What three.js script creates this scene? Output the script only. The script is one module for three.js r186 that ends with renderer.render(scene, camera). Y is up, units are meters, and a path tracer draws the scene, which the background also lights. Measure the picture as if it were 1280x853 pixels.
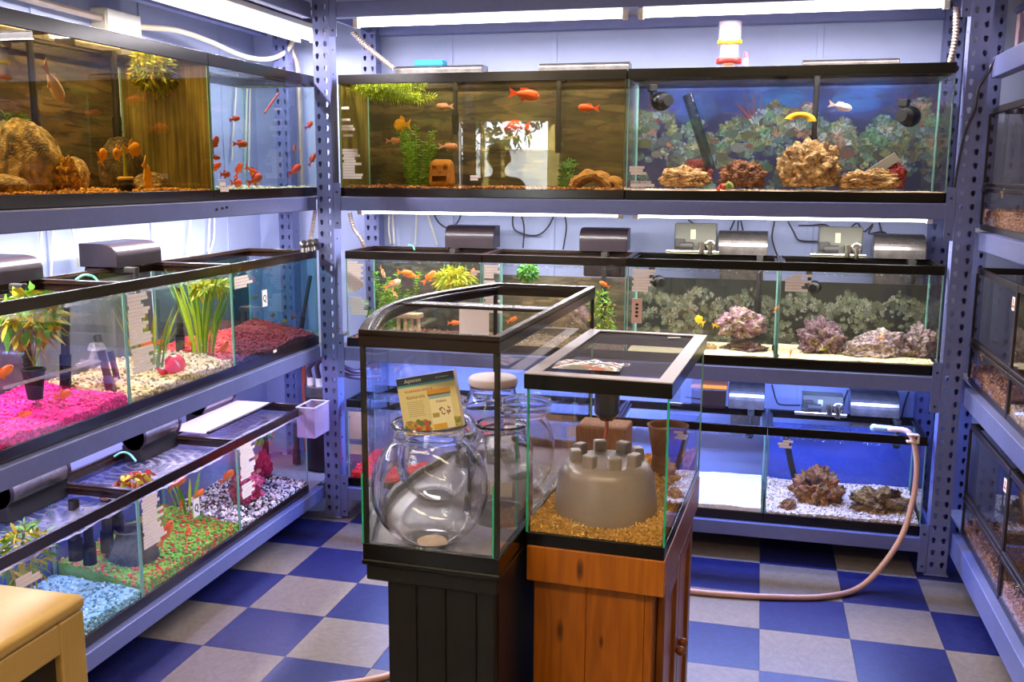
import * as THREE from 'three';
import { RoundedBoxGeometry } from 'three/addons/geometries/RoundedBoxGeometry.js';
import { mergeGeometries, mergeVertices } from 'three/addons/utils/BufferGeometryUtils.js';
import { ImprovedNoise } from 'three/addons/math/ImprovedNoise.js';
import { MarchingCubes } from 'three/addons/objects/MarchingCubes.js';
import { RectAreaLightUniformsLib } from 'three/addons/lights/RectAreaLightUniformsLib.js';
import { Brush, Evaluator, SUBTRACTION } from 'three-bvh-csg';

// ---------- camera, sky, exposure ----------
RectAreaLightUniformsLib.init();
const scene = new THREE.Scene();
const camera = new THREE.PerspectiveCamera(38.628, 1280 / 853, 0.05, 60);
camera.position.set(1.8961, 1.5799, 3.9999);
camera.rotation.order = 'YXZ';
camera.rotation.set(THREE.MathUtils.degToRad(-9.7068), THREE.MathUtils.degToRad(14.1179), THREE.MathUtils.degToRad(0.31));
const SKY = 17;
scene.background = new THREE.Color().setRGB(0.86 * SKY, 0.93 * SKY, 1.0 * SKY);
const renderer = new THREE.WebGLRenderer({ antialias: true });
renderer.toneMapping = THREE.LinearToneMapping;
renderer.toneMappingExposure = 1.6;
renderer.shadowMap.enabled = true;
// colour and strength (radiance) of the tubes of each tier, and of the unseen ceiling lights
const TUBE = {
  top: { color: [1, 0.93, 0.98], power: 125 },
  middle: { color: [1, 0.96, 0.98], power: 90 },
  actinic: { color: [0.27, 0.38, 1], power: 125 },
  violet: { color: [0.66, 0.58, 1], power: 42 },
  shop: { color: [1, 0.76, 0.44], power: 12 },
};

// ---------- helpers ----------
function rng(seed) { let a = seed >>> 0; return () => { a |= 0; a = (a + 0x6d2b79f5) | 0; let t = Math.imul(a ^ (a >>> 15), 1 | a); t = (t + Math.imul(t ^ (t >>> 7), 61 | t)) ^ t; return ((t ^ (t >>> 14)) >>> 0) / 4294967296; }; }
const perlin = new ImprovedNoise();
const fbm = (x, y, z, o = 4) => { let s = 0, a = 0.5; for (let i = 0; i < o; i++) { s += a * perlin.noise(x, y, z); x *= 2.03; y *= 2.03; z *= 2.03; a *= 0.5; } return s; };
const V = (x, y, z) => new THREE.Vector3(x, y, z);
const clamp = THREE.MathUtils.clamp;
const taken = {};
function numbered(name) { const n = taken[name] = (taken[name] ?? -1) + 1; return n ? `${name}_${String(n).padStart(3, '0')}` : name; }
function norm(g) {
  let r = g.index ? g.toNonIndexed() : g;
  for (const k of Object.keys(r.attributes)) if (!['position', 'normal', 'uv', 'color'].includes(k)) r.deleteAttribute(k);
  if (!r.attributes.normal) r.computeVertexNormals();
  if (!r.attributes.uv) r.setAttribute('uv', new THREE.BufferAttribute(new Float32Array(r.attributes.position.count * 2), 2));
  return r;
}
function merge(list) {
  const l = list.map(norm), anyColor = l.some((g) => g.attributes.color);
  for (const g of l) { if (anyColor && !g.attributes.color) { const c = new Float32Array(g.attributes.position.count * 3).fill(1); g.setAttribute('color', new THREE.BufferAttribute(c, 3)); } g.morphAttributes = {}; g.clearGroups(); }
  return l.length === 1 ? l[0] : mergeGeometries(l);
}
// uv in metres from the position, by the way each face points
function metric(g, s = 1, turn = false) {
  const r = norm(g), p = r.attributes.position, n = r.attributes.normal, uv = r.attributes.uv;
  for (let i = 0; i < p.count; i++) {
    const ax = Math.abs(n.getX(i)), ay = Math.abs(n.getY(i)), az = Math.abs(n.getZ(i));
    let u, v;
    if (ay >= ax && ay >= az) { u = p.getX(i); v = p.getZ(i); } else if (ax >= az) { u = p.getZ(i); v = p.getY(i); } else { u = p.getX(i); v = p.getY(i); }
    if (turn) [u, v] = [v, u];
    uv.setXY(i, u * s, v * s);
  }
  return r;
}
const bb = (x0, x1, y0, y1, z0, z1) => new THREE.BoxGeometry(x1 - x0, y1 - y0, z1 - z0).translate((x0 + x1) / 2, (y0 + y1) / 2, (z0 + z1) / 2);
const rb = (x0, x1, y0, y1, z0, z1, r = 0.004, s = 2) => new RoundedBoxGeometry(x1 - x0, y1 - y0, z1 - z0, s, r).translate((x0 + x1) / 2, (y0 + y1) / 2, (z0 + z1) / 2);
function cyl(r0, r1, h, x, y, z, axis = 'y', seg = 20) { const g = new THREE.CylinderGeometry(r0, r1, h, seg); if (axis === 'x') g.rotateZ(Math.PI / 2); if (axis === 'z') g.rotateX(Math.PI / 2); return g.translate(x, y, z); }
const curve = (pts, t = 0.5) => new THREE.CatmullRomCurve3(pts.map((p) => V(...p)), false, 'catmullrom', t);
const tube = (pts, r, n = 24, rad = 6) => new THREE.TubeGeometry(curve(pts), n, r, rad, false);
function ribbed(pts, r, n = 160, pitch = 0.006) {
  const c = curve(pts), g = new THREE.TubeGeometry(c, n, r, 8, false), len = c.getLength(), p = g.attributes.position;
  for (let i = 0; i <= n; i++) { const at = c.getPointAt(i / n), k = 1 + 0.13 * Math.sin((i / n) * len / pitch * Math.PI); for (let j = 0; j <= 8; j++) { const q = i * 9 + j; p.setXYZ(q, at.x + (p.getX(q) - at.x) * k, at.y + (p.getY(q) - at.y) * k, at.z + (p.getZ(q) - at.z) * k); } }
  g.computeVertexNormals(); return g;
}
const lathe = (pts, seg = 32) => new THREE.LatheGeometry(pts.map(([x, y]) => new THREE.Vector2(x, y)), seg);
function mesh(name, geo, mat, parent = scene, label) {
  const m = new THREE.Mesh(Array.isArray(geo) ? merge(geo) : geo, mat);
  m.name = parent === scene ? numbered(name) : name; m.castShadow = m.receiveShadow = true; parent.add(m);
  if (label) m.userData.label = label;
  return m;
}
function tag(o, label, category, group, kind) { o.userData.label = label; if (category) o.userData.category = category; if (group) o.userData.group = group; if (kind) o.userData.kind = kind; return o; }
function thing(name, label, category, [x, y, z] = [0, 0, 0], turn = 0, group, kind) {
  const o = new THREE.Group(); o.name = numbered(name); scene.add(o); o.position.set(x, y, z); o.rotation.y = turn; return tag(o, label, category, group, kind);
}
function solo(name, geo, mat, label, category, group, kind) { return tag(mesh(name, geo, mat), label, category, group, kind); }
const sub = (name, parent) => { const g = new THREE.Group(); g.name = name; parent.add(g); return g; };
const ev = new Evaluator(); ev.useGroups = false; const evColor = new Evaluator(); evColor.useGroups = false; evColor.attributes = ['position', 'normal', 'uv', 'color'];
// cut faces take the mean colour of the solid they are cut from
function cut(a, holes) { const mean = [0, 0, 0]; if (a.attributes.color) { const q = a.attributes.color.array; for (let i = 0; i < q.length; i++) mean[i % 3] += q[i] * 3 / q.length; } if (a.attributes.color) holes = holes.map((h) => { const n = norm(h); n.setAttribute('color', new THREE.BufferAttribute(new Float32Array(n.attributes.position.count * 3).fill(0).map((_, i) => mean[i % 3]), 3)); return n; }); let A = new Brush(norm(a)); A.updateMatrixWorld(); for (const h of holes) { const B = new Brush(norm(h)); B.updateMatrixWorld(); A = (a.attributes.color ? evColor : ev).evaluate(A, B, SUBTRACTION); } return A.geometry; }

// triangles pushed one by one
class Tri {
  constructor() { this.p = []; this.c = []; }
  quad(a, b, c, d, col) { for (const v of [a, b, c, a, c, d]) { this.p.push(v.x, v.y, v.z); if (col) this.c.push(...col); } }
  geo() { const g = new THREE.BufferGeometry(); g.setAttribute('position', new THREE.Float32BufferAttribute(this.p, 3)); if (this.c.length) g.setAttribute('color', new THREE.Float32BufferAttribute(this.c, 3)); g.computeVertexNormals(); return norm(g); }
}
function blade(T, base, dir, len, width, bend, side, n = 3, col) {
  let a = null, b = null; const d = dir.clone().normalize(), s = side.clone().normalize();
  for (let i = 0; i <= n; i++) {
    const t = i / n, w = width * 0.5 * Math.sin(Math.PI * (0.12 + 0.86 * t)) ;
    const c = base.clone().addScaledVector(d, len * t).addScaledVector(bend, t * t * len);
    const l = c.clone().addScaledVector(s, -w), r = c.clone().addScaledVector(s, w);
    if (a) T.quad(a, b, r, l, col); a = l; b = r;
  }
}

// ---------- textures ----------
function dataTex(n, f, srgb = true, m = n) {
  const d = new Uint8Array(n * m * 4);
  for (let y = 0; y < m; y++) for (let x = 0; x < n; x++) { const c = f(x / n, y / m), i = (y * n + x) * 4; for (let k = 0; k < 3; k++) d[i + k] = clamp(c[k] * 255, 0, 255); d[i + 3] = 255; }
  const t = new THREE.DataTexture(d, n, m); t.wrapS = t.wrapT = THREE.RepeatWrapping; t.magFilter = THREE.LinearFilter; t.minFilter = THREE.LinearMipmapLinearFilter; t.generateMipmaps = true;
  if (srgb) t.colorSpace = THREE.SRGBColorSpace; t.needsUpdate = true; return t;
}
function canvasTex(w, h, draw) {
  const c = document.createElement('canvas'); c.width = w; c.height = h; draw(c.getContext('2d'), w, h);
  const t = new THREE.CanvasTexture(c); t.colorSpace = THREE.SRGBColorSpace; t.magFilter = THREE.LinearFilter; return t;
}
const hex = (h) => [(h >> 16 & 255) / 255, (h >> 8 & 255) / 255, (h & 255) / 255];
const lerp3 = (a, b, t) => a.map((v, i) => v + (b[i] - v) * t);
const std = (o) => new THREE.MeshStandardMaterial(o);
const phys = (o) => new THREE.MeshPhysicalMaterial(o);
const rep = (t, x, y = x) => { const c = t.clone(); c.repeat.set(x, y); c.needsUpdate = true; return c; };
// torus sampling, so that the noise repeats without a seam
const ring = (x, y, f, s) => fbm(Math.cos(x * 6.2832) * f + s, Math.sin(x * 6.2832) * f + Math.cos(y * 6.2832) * f * 0.7, Math.sin(y * 6.2832) * f + s * 2);

function tileTex(base, light, dark, seed) {
  return dataTex(256, (x, y) => { const a = ring(x, y, 2.2, seed), b = fbm(x * 40, y * 14, seed, 3), k = clamp(0.5 + a * 0.9 + b * 0.7, 0, 1); let c = lerp3(dark, light, k); c = lerp3(c, base, 0.55); const s = fbm(x * 70, y * 70, seed + 9, 2); return s > 0.33 ? lerp3(c, [0.8, 0.8, 0.85], 0.35) : c; });
}
const bumpTex = dataTex(256, (x, y) => { const k = 0.5 + fbm(x * 24, y * 24, 3, 4); return [k, k, k]; }, false);
const scuffTex = dataTex(256, (x, y) => { const k = clamp(0.55 + ring(x, y, 1.6, 4) * 0.5 + fbm(x * 60, y * 60, 7, 2) * 0.2, 0, 1); return [k, k, k]; }, false);
function paintTex(base, amount, seed) { return dataTex(256, (x, y) => { const k = ring(x, y, 1.4, seed) * 0.7 + fbm(x * 50, y * 50, seed, 3) * 0.5; return base.map((v) => v * (1 + k * amount)); }); }
function woodTex(light, dark, knot, seed, knots) {
  return dataTex(512, (x, y) => {
    let warp = 0, kn = 0;
    for (const [kx, ky, r] of knots) { const dx = (x - kx), dy = (y - ky) * 0.55, d = Math.hypot(dx, dy); warp += 0.035 * Math.exp(-d * d / (r * r * 5)) * Math.sign(dx || 1); kn = Math.max(kn, clamp(1.25 - d / r, 0, 1)); }
    const g = Math.sin((x + warp) * 70 + fbm(x * 5, y * 1.2, seed) * 16), f = fbm(x * 90, y * 5, seed + 3, 3), b = fbm(x * 3, y * 2, seed + 7, 3);
    let c = lerp3(light, dark, clamp(0.42 + 0.2 * g + 0.45 * f + 0.5 * b, 0, 1));
    return kn > 0 ? lerp3(c, knot, clamp(kn * 0.95 + f * 0.2, 0, 1)) : c;
  });
}
const waterBump = dataTex(256, (x, y) => { const k = 0.5 + 0.5 * ring(x, y, 3.2, 12) + 0.15 * Math.sin(6.2832 * (x * 5 + ring(x, y, 1.5, 3) * 1.2)); return [k, k, k]; }, false);

// printed aquarium backgrounds
function reefPrint(seed, deep, cols, density, sky) {
  return canvasTex(1024, 448, (g, w, h) => {
    const r = rng(seed); g.fillStyle = deep; g.fillRect(0, 0, w, h);
    if (sky) for (let i = 0; i < 60; i++) { g.fillStyle = `rgba(${20 + r() * 30},${60 + r() * 60},${130 + r() * 60},0.16)`; const x = [0.22, 0.78, 0.5][i % 3] * w + (r() - 0.5) * 260, y = h * 0.16 + (r() - 0.5) * 120; g.beginPath(); g.ellipse(x, y, 30 + r() * 70, 20 + r() * 40, 0, 0, 7); g.fill(); }
    if (sky) for (let k = 0; k < 3; k++) for (let i = 0; i < 46; i++) { const x0 = [0.42, 0.03, 0.93][k] * w, a = -1.57 + (r() - 0.5) * 1.9; g.strokeStyle = `rgba(${120 + r() * 60},${45 + r() * 25},${35},0.5)`; g.lineWidth = 3; g.beginPath(); g.moveTo(x0, h * 0.48); const l = 60 + r() * 120; g.quadraticCurveTo(x0 + Math.cos(a) * l * 0.4, h * 0.48 - l * 0.6, x0 + Math.cos(a) * l, h * 0.48 + Math.sin(a) * l); g.stroke(); }
    for (let i = 0; i < density; i++) {
      const t = i / density, x = r() * w, top = sky ? 0.30 + 0.10 * Math.sin(x * 0.012 + seed) + 0.05 * Math.sin(x * 0.05) : 0.06 + 0.18 * Math.abs(Math.sin(x * 0.009 + seed * 2)), y = h * (top + (1 - top) * Math.pow(r(), 0.8) * (0.1 + 0.9 * t) + 0.02);
      const c = cols[Math.floor(r() * cols.length)], R = 9 + r() * 20, k = r();
      const paint = (m, a) => `rgba(${c[0] * m},${c[1] * m},${c[2] * m},${a})`;
      if (k < 0.45) for (let j = 0; j < 34; j++) { const a = r() * 6.28, q = Math.sqrt(r()) * R; g.fillStyle = paint(0.65 + r() * 0.75, 0.85); g.beginPath(); g.arc(x + Math.cos(a) * q, y + Math.sin(a) * q * 0.8, 2 + r() * 4.5, 0, 7); g.fill(); }
      else if (k < 0.7) { g.fillStyle = paint(0.75, 1); g.beginPath(); g.ellipse(x, y, R, R * 0.75, 0, 0, 7); g.fill(); for (let j = 0; j < 40; j++) { const a = r() * 6.28, q = Math.sqrt(r()) * R; g.fillStyle = paint(0.9 + r() * 0.5, 0.6); g.fillRect(x + Math.cos(a) * q, y + Math.sin(a) * q * 0.75, 2, 2); } }
      else for (let j = 0; j < 16; j++) { const a = -1.57 + (r() - 0.5) * 2.6; g.strokeStyle = paint(0.7 + r() * 0.6, 0.9); g.lineWidth = 2 + r() * 3; g.beginPath(); g.moveTo(x, y + R * 0.6); g.lineTo(x + Math.cos(a) * R, y + R * 0.4 + Math.sin(a) * R * 1.3); g.stroke(); }
    }
  });
}
function rockPrint(seed, base, cols) {
  return canvasTex(1024, 448, (g, w, h) => {
    const r = rng(seed); g.fillStyle = base; g.fillRect(0, 0, w, h);
    for (let i = 0; i < 420; i++) { const c = cols[Math.floor(r() * cols.length)], x = r() * w, y = r() * h, m = 0.6 + r() * 0.7; g.fillStyle = `rgba(${c[0] * m},${c[1] * m},${c[2] * m},0.5)`; g.beginPath(); g.ellipse(x, y, 20 + r() * 80, 6 + r() * 16, (r() - 0.5) * 0.3, 0, 7); g.fill(); }
    for (let i = 0; i < 150; i++) { const x = r() * w, y = r() * h; g.fillStyle = `rgba(20,16,10,${0.2 + r() * 0.35})`; g.beginPath(); g.ellipse(x, y, 10 + r() * 60, 2 + r() * 4, (r() - 0.5) * 0.4, 0, 7); g.fill(); }
    for (let i = 0; i < 2600; i++) { const m = 40 + r() * 110; g.fillStyle = `rgba(${m},${m * 0.85},${m * 0.45},0.3)`; g.fillRect(r() * w, r() * h, 2 + r() * 3, 2); }
  });
}

// ---------- materials ----------
const M = {
  rack: std({ map: paintTex(hex(0x6f76a8), 0.10, 5), roughness: 0.38, metalness: 0.12, bumpMap: bumpTex, bumpScale: 0.0002 }),
  rackDark: std({ color: 0x5b6394, roughness: 0.5 }),
  bolt: std({ color: 0x3a3a48, roughness: 0.4, metalness: 0.7 }),
  galv: std({ map: paintTex(hex(0xb9b8c0), 0.12, 9), roughness: 0.38, metalness: 0.75 }),
  deck: std({ map: paintTex(hex(0x8d8a92), 0.15, 2), roughness: 0.8 }),
  wall: std({ map: rep(paintTex(hex(0xb3bfe6), 0.03, 14), 1), roughness: 0.6 }),
  wallShop: std({ color: 0xcbbf9f, roughness: 0.85 }),
  ceiling: std({ color: 0xcfc8ba, roughness: 0.9 }),
  floorBase: std({ color: 0x77747c, roughness: 0.7 }),
  white: std({ color: 0xeeece4, roughness: 0.4 }),
  cream: std({ color: 0xe6dcc0, roughness: 0.5 }),
  black: phys({ color: 0x0d0b0a, roughness: 0.22, specularIntensity: 0.8 }),
  blackMatte: std({ color: 0x17140f, roughness: 0.7 }),
  brownFrame: phys({ color: 0x241813, roughness: 0.18, specularIntensity: 0.9 }),
  glass: phys({ color: 0xffffff, transmission: 1, roughness: 0, ior: 1.5, thickness: 0 }),
  glassAmber: phys({ color: 0xc8a866, transmission: 1, roughness: 0, ior: 1.5, thickness: 0 }),
  glassOlive: phys({ color: 0xdccf9e, transmission: 1, roughness: 0, ior: 1.5, thickness: 0 }),
  glassGrey: phys({ color: 0xa9b8b8, transmission: 1, roughness: 0, ior: 1.5, thickness: 0 }),
  glassTeal: phys({ color: 0x7fb4bc, transmission: 1, roughness: 0, ior: 1.5, thickness: 0 }),
  glassDust: phys({ color: 0xd9d3c8, transmission: 1, roughness: 0.12, ior: 1.5, thickness: 0 }),
  edge: std({ color: 0x7fb3a2, roughness: 0.22 }),
  edgeGreen: phys({ color: 0x2fae86, roughness: 0.15, clearcoat: 0.6 }),
  water: phys({ color: 0xf2f8fb, transmission: 1, roughness: 0.03, ior: 1.33, thickness: 0, bumpMap: waterBump, bumpScale: 0.03 }),
  waterRough: phys({ color: 0xf4ecfa, transmission: 1, roughness: 0.42, ior: 1.33, thickness: 0 }),  // faint lilac colour put in for the sheen of light on the ripples
  solidGlass: phys({ color: 0xffffff, transmission: 1, roughness: 0, ior: 1.5, thickness: 0.006 }),
  clearPlastic: phys({ color: 0xf4eef4, transmission: 0.86, roughness: 0.22, ior: 1.45, thickness: 0 }),
  smokePlastic: phys({ color: 0x8f8f84, transmission: 0.72, roughness: 0.1, ior: 1.45, thickness: 0 }),
  filter: phys({ roughness: 0.36, clearcoat: 0.25, clearcoatRoughness: 0.15, specularIntensity: 0.6, map: paintTex(hex(0x241b20), 0.3, 31) }),
  filterGrey: phys({ map: paintTex(hex(0x75706c), 0.5, 8), roughness: 0.3, metalness: 0.75, clearcoat: 0.5, clearcoatRoughness: 0.25 }),
  amberFilter: std({ color: 0xc06a12, roughness: 0.35 }),
  chrome: std({ color: 0xd6d2c4, roughness: 0.16, metalness: 1 }),
  airline: phys({ color: 0xf3efe2, roughness: 0.35, transmission: 0.3, thickness: 0 }),
  airTeal: phys({ color: 0x7fd8bd, roughness: 0.3, transmission: 0.3, thickness: 0 }),
  wire: std({ color: 0x3c3640, roughness: 0.55 }),
  conduit: std({ color: 0xcbb9ae, roughness: 0.35, metalness: 0.55 }),
  pvc: std({ color: 0xc4a9b4, roughness: 0.4 }),
  pvcDark: std({ color: 0x4b3b4c, roughness: 0.45 }),
  copper: std({ color: 0xb0563a, roughness: 0.4 }),
  hose: std({ color: 0xd7a795, roughness: 0.4 }),
  paper: std({ color: 0xf1e2d6, roughness: 0.8 }),
  redTag: std({ color: 0xc8452f, roughness: 0.7 }),
  blueSponge: std({ color: 0x3e9fd4, roughness: 0.9, bumpMap: bumpTex, bumpScale: 0.002 }),
  vertex: std({ color: 0xffffff, vertexColors: true, roughness: 0.85, bumpMap: bumpTex, bumpScale: 0.006 }),
  vertexWet: std({ color: 0xffffff, vertexColors: true, roughness: 0.55 }),
  sand: std({ map: paintTex(hex(0xe2d4a4), 0.18, 6), roughness: 0.9, bumpMap: bumpTex, bumpScale: 0.003 }),
  sandWhite: std({ map: paintTex(hex(0xe9dfd6), 0.2, 7), roughness: 0.9, bumpMap: bumpTex, bumpScale: 0.003 }),
  sandTan: std({ map: paintTex(hex(0xd8b894), 0.2, 8), roughness: 0.9, bumpMap: bumpTex, bumpScale: 0.003 }),
  terracotta: std({ color: 0x9a5a3c, roughness: 0.8 }),
  clay: std({ map: paintTex(hex(0x8a5f3f), 0.3, 21), roughness: 0.75 }),
};
const leafMat = (c) => std({ color: c, roughness: 0.6, side: THREE.DoubleSide });
const L = { green: leafMat(0x5f9a1c), lime: leafMat(0x9cb81e), deep: leafMat(0x2f7a24), olive: leafMat(0x8a8a1c), yellow: leafMat(0xb9a516) };
const stripTex = canvasTex(128, 64, (g, w, h) => { g.fillStyle = '#f0dfd3'; g.fillRect(0, 0, w, h); const r = rng(5); for (let y = 8; y < h; y += 16) { let x = 4; while (x < w - 8) { const l = 4 + r() * 14; g.fillStyle = `rgba(70,60,62,${0.35 + r() * 0.35})`; g.fillRect(x, y, l, 5); x += l + 4; } } });
M.strip = std({ map: stripTex, roughness: 0.7 });

// ---------- the room ----------
function struct(name, geo, mat, label, parent = scene) { const m = mesh(name, geo, mat, parent); m.userData.kind = 'structure'; if (label) m.userData.label = label; return m; }
const X0 = -0.62, X1 = 3.34, Z0 = -0.62, Z1 = 6.6, XW = -2.6, ZJ = 2.7, H = 2.62;
const floor = struct('floor', metric(bb(XW - 0.1, X1 + 0.1, -0.12, -0.0042, Z0 - 0.1, Z1 + 0.1)), M.floorBase, 'blue and grey checkerboard vinyl tile floor');
{
  const T = 0.3048, ox = 0.1350, oz = 0.3543 - 3 * T, r = rng(77);
  const navy = [1, 2, 3].map((s) => std({ map: tileTex(hex(0x1d1f55), hex(0x303676), hex(0x12133c), s * 3.1), roughness: 0.34, bumpMap: bumpTex, bumpScale: 0.0002 }));
  const grey = [1, 2, 3].map((s) => std({ map: tileTex(hex(0x7c7066), hex(0x8f8276), hex(0x645a52), s * 5.3), roughness: 0.36, bumpMap: bumpTex, bumpScale: 0.0002 }));
  const geos = [0, 1].map((k) => { const g = norm(new THREE.BoxGeometry(T - 0.0014, 0.005, T - 0.0014)); const uv = g.attributes.uv; if (k) for (let i = 0; i < uv.count; i++) uv.setXY(i, uv.getY(i), 1 - uv.getX(i)); return g; });
  for (let i = -3; i < 11; i++) for (let j = 0; j < 16; j++) {
    const x = ox + (i + 0.5) * T, z = oz + (j + 0.5) * T;
    const even = (((i + j - 3) % 2) + 2) % 2 === 0, t = mesh('tile', geos[Math.floor(r() * 2)], (even ? navy : grey)[Math.floor(r() * 3)], floor);
    t.position.set(x, -0.0025, z);
  }
}
struct('wall_back', metric(bb(X0 - 0.1, X1 + 0.1, -0.005, H, Z0 - 0.1, Z0)), M.wall, 'pale blue panelled wall behind the back rack');
const wallLeft = struct('wall_left', metric(bb(X0 - 0.1, X0, -0.005, H, Z0, ZJ)), M.wall, 'pale blue panelled wall behind the left rack');
struct('wall_right', metric(bb(X1, X1 + 0.1, -0.005, H, Z0, Z1)), M.wallShop);
struct('wall_side', metric(bb(XW, X0 - 0.1, -0.005, H, ZJ - 0.1, ZJ)), M.wallShop);
struct('wall_shop', metric(bb(XW - 0.1, XW, -0.005, H, ZJ, Z1)), M.wallShop);
struct('ceiling', metric(bb(XW - 0.1, X1 + 0.1, H, H + 0.1, Z0 - 0.1, Z1 + 0.1)), M.ceiling);
const WX0 = -1.46, WX1 = -0.36, WY0 = 1.0, WY1 = 2.2;
struct('wall_front', [bb(XW, WX0, -0.005, H, Z1, Z1 + 0.12), bb(WX1, X1, -0.005, H, Z1, Z1 + 0.12), bb(WX0, WX1, -0.005, WY0, Z1, Z1 + 0.12), bb(WX0, WX1, WY1, H, Z1, Z1 + 0.12)].map((g) => metric(g)), M.wallShop);
const win = struct('window_1', [bb(WX0, WX1, WY0, WY0 + 0.04, Z1 + 0.03, Z1 + 0.08), bb(WX0, WX1, WY1 - 0.04, WY1, Z1 + 0.03, Z1 + 0.08), bb(WX0, WX0 + 0.04, WY0, WY1, Z1 + 0.03, Z1 + 0.08), bb(WX1 - 0.04, WX1, WY0, WY1, Z1 + 0.03, Z1 + 0.08), bb(-1.17, -1.12, WY0, WY1, Z1 + 0.03, Z1 + 0.08)], M.white, 'shop window mirrored in the tank glass');
mesh('pane', new THREE.PlaneGeometry(WX1 - WX0, WY1 - WY0).translate((WX0 + WX1) / 2, (WY0 + WY1) / 2, Z1 + 0.055), M.glass, win);
// battens over the wall panel joints
{
  let n = 0; const trim = (g) => struct(`trim_${++n}`, metric(g), M.wall);
  for (const x of [0.42, 0.93, 2.12, 3.0]) trim(rb(x - 0.014, x + 0.014, 0, H, Z0, Z0 + 0.007, 0.002, 1));
  for (const z of [-0.3, 0.32, 0.95, 1.58, 2.2]) trim(rb(X0, X0 + 0.007, 0, H, z - 0.014, z + 0.014, 0.002, 1));
  trim(rb(X0, X1, 0, 0.09, Z0, Z0 + 0.012, 0.003, 1));
}

// ---------- racks of perforated steel ----------
const POSTH = 2.36;
const postGeo = (() => {
  const s = new THREE.Shape(); s.moveTo(0, 0); s.lineTo(0.075, 0); s.lineTo(0.075, POSTH); s.lineTo(0, POSTH); s.closePath();
  for (const cx of [0.0185, 0.0565]) for (let y = 0.05; y < POSTH - 0.03; y += 0.0508) {
    const h = new THREE.Path(); for (let k = 0; k <= 6; k++) { const a = -0.35 + (Math.PI + 0.7) * k / 6; const px = cx + 0.0082 * Math.cos(a), py = y + 0.0082 * Math.sin(a); k ? h.lineTo(px, py) : h.moveTo(px, py); }
    h.lineTo(cx - 0.0038, y - 0.0155); h.lineTo(cx + 0.0038, y - 0.0155); h.closePath(); s.holes.push(h);
  }
  const face = new THREE.ExtrudeGeometry(s, { depth: 0.0022, bevelEnabled: false }).translate(0, 0, -0.0022);
  const side = new THREE.Shape(); side.moveTo(0, 0); side.lineTo(0.068, 0); side.lineTo(0.068, POSTH); side.lineTo(0, POSTH); side.closePath();
  for (let y = 0.075; y < POSTH - 0.03; y += 0.1016) { const h = new THREE.Path(); h.absarc(0.034, y, 0.005, 0, 6.2832, true); side.holes.push(h); }
  const flank = new THREE.ExtrudeGeometry(side, { depth: 0.0022, bevelEnabled: false, curveSegments: 8 }).rotateY(Math.PI / 2).translate(0, 0, -0.0022);
  return metric(merge([face, flank.clone(), flank.translate(0.0728, 0, 0), bb(0, 0.022, 0, POSTH, -0.0705, -0.068), bb(0.053, 0.075, 0, POSTH, -0.0705, -0.068)]));
})();
const addPost = (rack, x, z, turn = 0) => { const p = mesh('post', postGeo, M.rack, rack); p.position.set(x, 0, z); p.rotation.y = turn; const f = mesh('foot_plate', rb(-0.008, 0.083, 0, 0.006, -0.08, 0.01, 0.002, 1), M.rack, p); f.position.y = 0.0005; return p; };
function bracket(rack, x, y, z, turn) { const b = mesh('beam_bracket', [rb(-0.017, 0.017, -0.10, 0.10, 0, 0.004, 0.0015, 1)].map((g) => metric(g)), M.rack, rack); b.position.set(x, y, z); b.rotation.y = turn; for (const dy of [-0.075, 0.06]) { mesh('bolt', cyl(0.005, 0.005, 0.004, 0, dy, 0.005, 'z', 10), M.bolt, b); } return b; }
const LEVELS = [[0.090, 0.150], [0.748, 0.810], [1.420, 1.480], [2.235, 2.300]];
const backRack = thing('steel_rack', 'slate blue perforated steel rack of tanks standing against the back wall', 'rack');
addPost(backRack, 0, 0); addPost(backRack, 2.612, 0);
addPost(backRack, 0, -0.53); addPost(backRack, 2.612, -0.53);
LEVELS.forEach(([a, b]) => {
  mesh('beam', metric(rb(0.0755, 2.6115, a, b, -0.046, -0.003, 0.004)), M.rack, backRack);
  mesh('rear_beam', metric(rb(0.0755, 2.6115, a, b, -0.60, -0.556, 0.004)), M.rack, backRack);
  mesh('deck', metric(bb(0.078, 2.609, b - 0.016, b - 0.001, -0.555, -0.047)), M.deck, backRack);
  bracket(backRack, 0.094, (a + b) / 2 - 0.01, -0.0028, 0); bracket(backRack, 2.594, (a + b) / 2 - 0.01, -0.0028, 0);
  for (const x of [0.03, 2.642]) mesh('side_brace', metric(rb(x, x + 0.018, a + 0.01, b - 0.01, -0.528, -0.072, 0.003, 1)), M.rack, backRack);
});
const leftRack = thing('steel_rack', 'slate blue perforated steel rack of goldfish tanks along the left wall', 'rack');
LEVELS.forEach(([a, b], i) => {
  mesh('beam', metric(rb(-0.046, -0.003, a, b, 0.003, 2.36, 0.004)), M.rack, leftRack);
  mesh('rear_beam', metric(rb(-0.50, -0.456, a, b, -0.46, 2.36, 0.004)), M.rack, leftRack);
  mesh('deck', metric(bb(-0.455, -0.047, b - 0.016, b - 0.001, -0.42, 2.36)), M.deck, leftRack);
  if (i === 2) for (const [z, dy] of [[0.83, 0], [0.79, 0.003], [0.76, 0.005]]) mesh('bolt', cyl(0.0045, 0.0045, 0.006, -0.001, (a + b) / 2 + dy, z, 'x', 10), M.bolt, leftRack);
});
addPost(leftRack, -0.43, -0.46); addPost(leftRack, 0, 2.44, Math.PI / 2); addPost(leftRack, -0.43, 2.44, Math.PI / 2);
const rightRack = thing('steel_rack', 'slate blue perforated steel rack of terrariums along the right wall', 'rack');
const RLEV = [[0.090, 0.186], [0.706, 0.778], [1.310, 1.378], [1.936, 2.012]];
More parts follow.
